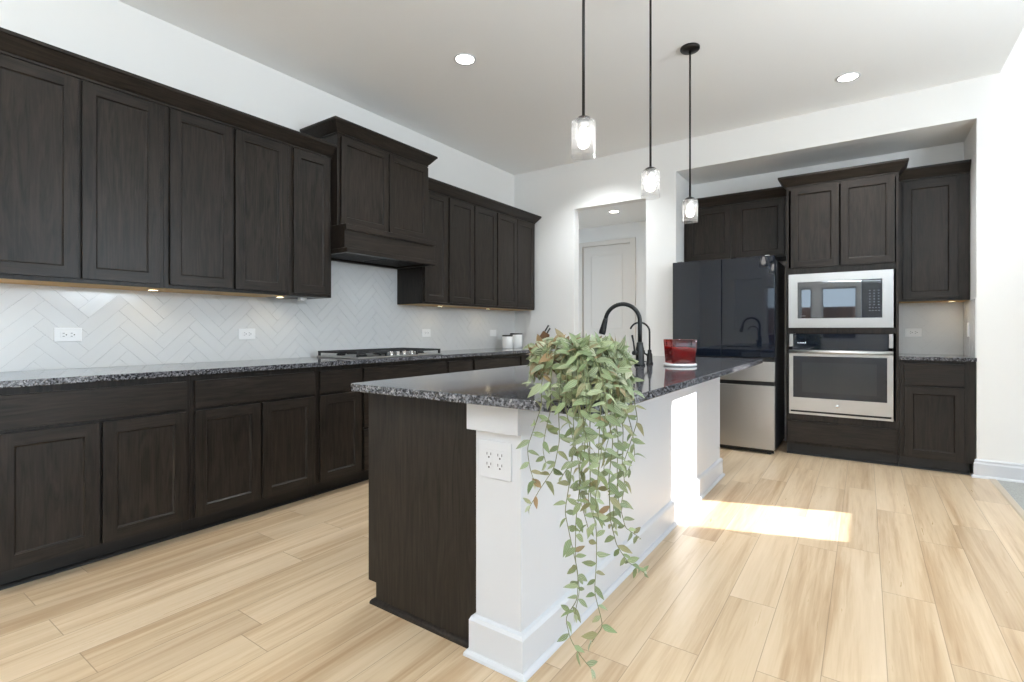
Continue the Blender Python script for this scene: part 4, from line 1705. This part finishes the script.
# bushy top: many short strands that rise out of the soil, lean over the rim and droop
fol = Leafy()
PF = PC - Vector((0, 0, 0.020))
VIEW = (CAM - PC)
VIEW.z = 0
VIEW.normalize()
RIGHT = Vector((math.cos(TH), math.sin(TH), 0))
for k in range(118):
    a = RNG.uniform(0, 2 * PI)
    dv = Vector((math.cos(a), math.sin(a), 0))
    fr = dv.dot(VIEW)
    rt = dv.dot(RIGHT)
    r0 = RNG.uniform(0.01, 0.085)
    rise = RNG.uniform(0.0, 0.034) * (1.0 - 0.8 * max(0, rt))
    reach = RNG.uniform(0.104, 0.132) + 0.045 * max(0, rt)
    if rt < -0.35:
        drop = RNG.uniform(0.02, 0.075)
    elif fr > 0.1:
        drop = RNG.uniform(0.04, 0.20)
    else:
        drop = RNG.uniform(0.02, 0.13)
    base = PF + Vector((0, 0, 0.150)) + dv * r0
    p1 = PF + Vector((0, 0, 0.160 + rise)) + dv * (r0 * 0.5 + 0.055)
    p2 = PF + Vector((0, 0, 0.168 + rise * 0.8)) + dv * (reach * 0.85)
    p3 = PF + Vector((0, 0, 0.155 + rise * 0.4 - drop * 0.35)) + dv * reach
    p4 = PF + Vector((0, 0, 0.165 - drop)) + dv * (reach + RNG.uniform(-0.015, 0.010))
    for p in (p3, p4):          # strands above the stone stop short of it
        if p.x < 3.0 and p.y > -3.95:
            p.z = max(p.z, 0.935)
    dead = 0.5 if (rt < -0.45) else (0.14 if rt < 0.2 else 0.07)
    fol.strand([base, p1, p2, p3, p4], (0.026, 0.054), 0.014, dead, start=0.02, messy=1.0, wd=(0.42, 0.66), tr=(0.0, 1.0), out_dir=dv)
for k in range(110):      # crown leaves over the pot mouth
    a = RNG.uniform(0, 2 * PI)
    r = 0.13 * math.sqrt(RNG.random())
    p = PF + Vector((math.cos(a) * r, math.sin(a) * r, 0.168 + RNG.uniform(0, 0.026)))
    fol.leaf(p, Vector((RNG.uniform(-1, 1), RNG.uniform(-1, 1), RNG.uniform(-0.5, 0.35))), Vector((RNG.uniform(-.9, .9), RNG.uniform(-.9, .9), 1)), RNG.uniform(0.035, 0.055), RNG.uniform(0.016, 0.028),
             1.0 if RNG.random() < 0.10 else 0.05)
for k in range(45):       # leaves lying on the stone and over its edge in front of the pot
    a = math.atan2(VIEW.y, VIEW.x) + RNG.uniform(-1.15, 1.5)
    r = RNG.uniform(0.105, 0.15)
    p = PF + Vector((math.cos(a) * r, math.sin(a) * r, RNG.uniform(0.032, 0.075)))
    fol.leaf(p, Vector((math.cos(a) + RNG.uniform(-1, 1), math.sin(a) + RNG.uniform(-1, 1), RNG.uniform(-0.1, 0.5))), Vector((RNG.uniform(-.6, .6), RNG.uniform(-.6, .6), 1)),
             RNG.uniform(0.03, 0.05), RNG.uniform(0.014, 0.024), 0.05)
fol.build('foliage', plant, PC)

# trailing vines: (plane axis, plane value, [(u, v), ...])
YP, XP = -3.985, 3.025
vines = [
    ('y', YP, [(541, 405), (535, 425), (527, 448), (530, 468), (533, 480)]),
    ('y', YP, [(560, 408), (561, 440), (556, 468), (541, 490), (530, 506)]),
    ('y', YP, [(572, 408), (575, 440), (570, 478), (566, 512), (572, 545), (577, 572), (576, 600), (566, 618), (572, 640), (581, 657), (592, 669)]),
    ('y', YP - 0.02, [(583, 410), (585, 445), (580, 485), (577, 520), (574, 560), (579, 590), (575, 614)]),
    ('y', YP - 0.015, [(590, 410), (589, 455), (592, 500), (598, 530), (597, 560), (596, 592), (603, 626), (590, 642)]),
    ('x', XP, [(601, 406), (600, 440), (599, 470), (597, 490)]),
    ('x', XP, [(606, 404), (612, 440), (608, 480), (612, 520), (617, 545), (628, 562), (645, 573)]),
    ('x', XP + 0.01, [(613, 402), (618, 440), (617, 470), (617, 500), (626, 528), (640, 537)]),
    ('x', XP, [(624, 398), (633, 430), (634, 455), (629, 470)]),
    ('x', XP, [(632, 395), (637, 420), (628, 452), (620, 478), (613, 505), (616, 522)]),
    ('y', YP - 0.03, [(578, 410), (586, 440), (590, 470), (589, 500), (593, 518)]),
    ('y', YP, [(550, 407), (546, 430), (541, 450), (546, 462)]),
    ('y', YP - 0.012, [(566, 408), (570, 432), (578, 458), (580, 486), (584, 505)]),
    ('y', YP - 0.022, [(586, 410), (582, 440), (578, 470), (581, 500), (588, 528)]),
    ('y', YP - 0.008, [(579, 410), (578, 436), (572, 462), (562, 476)]),
    ('x', XP + 0.02, [(606, 406), (603, 440), (598, 468), (596, 500), (600, 520)]),
    ('x', XP + 0.012, [(620, 400), (624, 432), (622, 460), (626, 486), (622, 503)]),
    ('x', XP, [(611, 404), (610, 430), (605, 455), (603, 476)]),
]
for ax, val, uvs in vines:
    L = Leafy()
    pts = [on(u, v, ax, val) for u, v in uvs]
    top = pts[0]
    dv = Vector((top.x - PC.x, top.y - PC.y, 0))
    dn = dv.normalized()
    up = [PC + Vector((0, 0, 0.136)) + dn * 0.06, PC + Vector((0, 0, 0.172)) + dn * 0.10,
          PC + Vector((0, 0, 0.165)) + dn * 0.128, Vector((top.x, top.y, 1.02)) * 0.55 + (PC + Vector((0, 0, 0.12)) + dn * 0.135) * 0.45,
          Vector((top.x, top.y, 0.955))]
    pts = [p + Vector((RNG.uniform(-1, 1), RNG.uniform(-1, 1), 0)) * 0.004 for p in pts]
    L.strand(up + pts, (0.028, 0.048), 0.026, 0.04, 0.0018, start=0.05, view=VIEW, wd=(0.32, 0.46), tr=(0.0, 0.55), sr=(0.0, 0.55))
    L.build('vine', plant, PC)
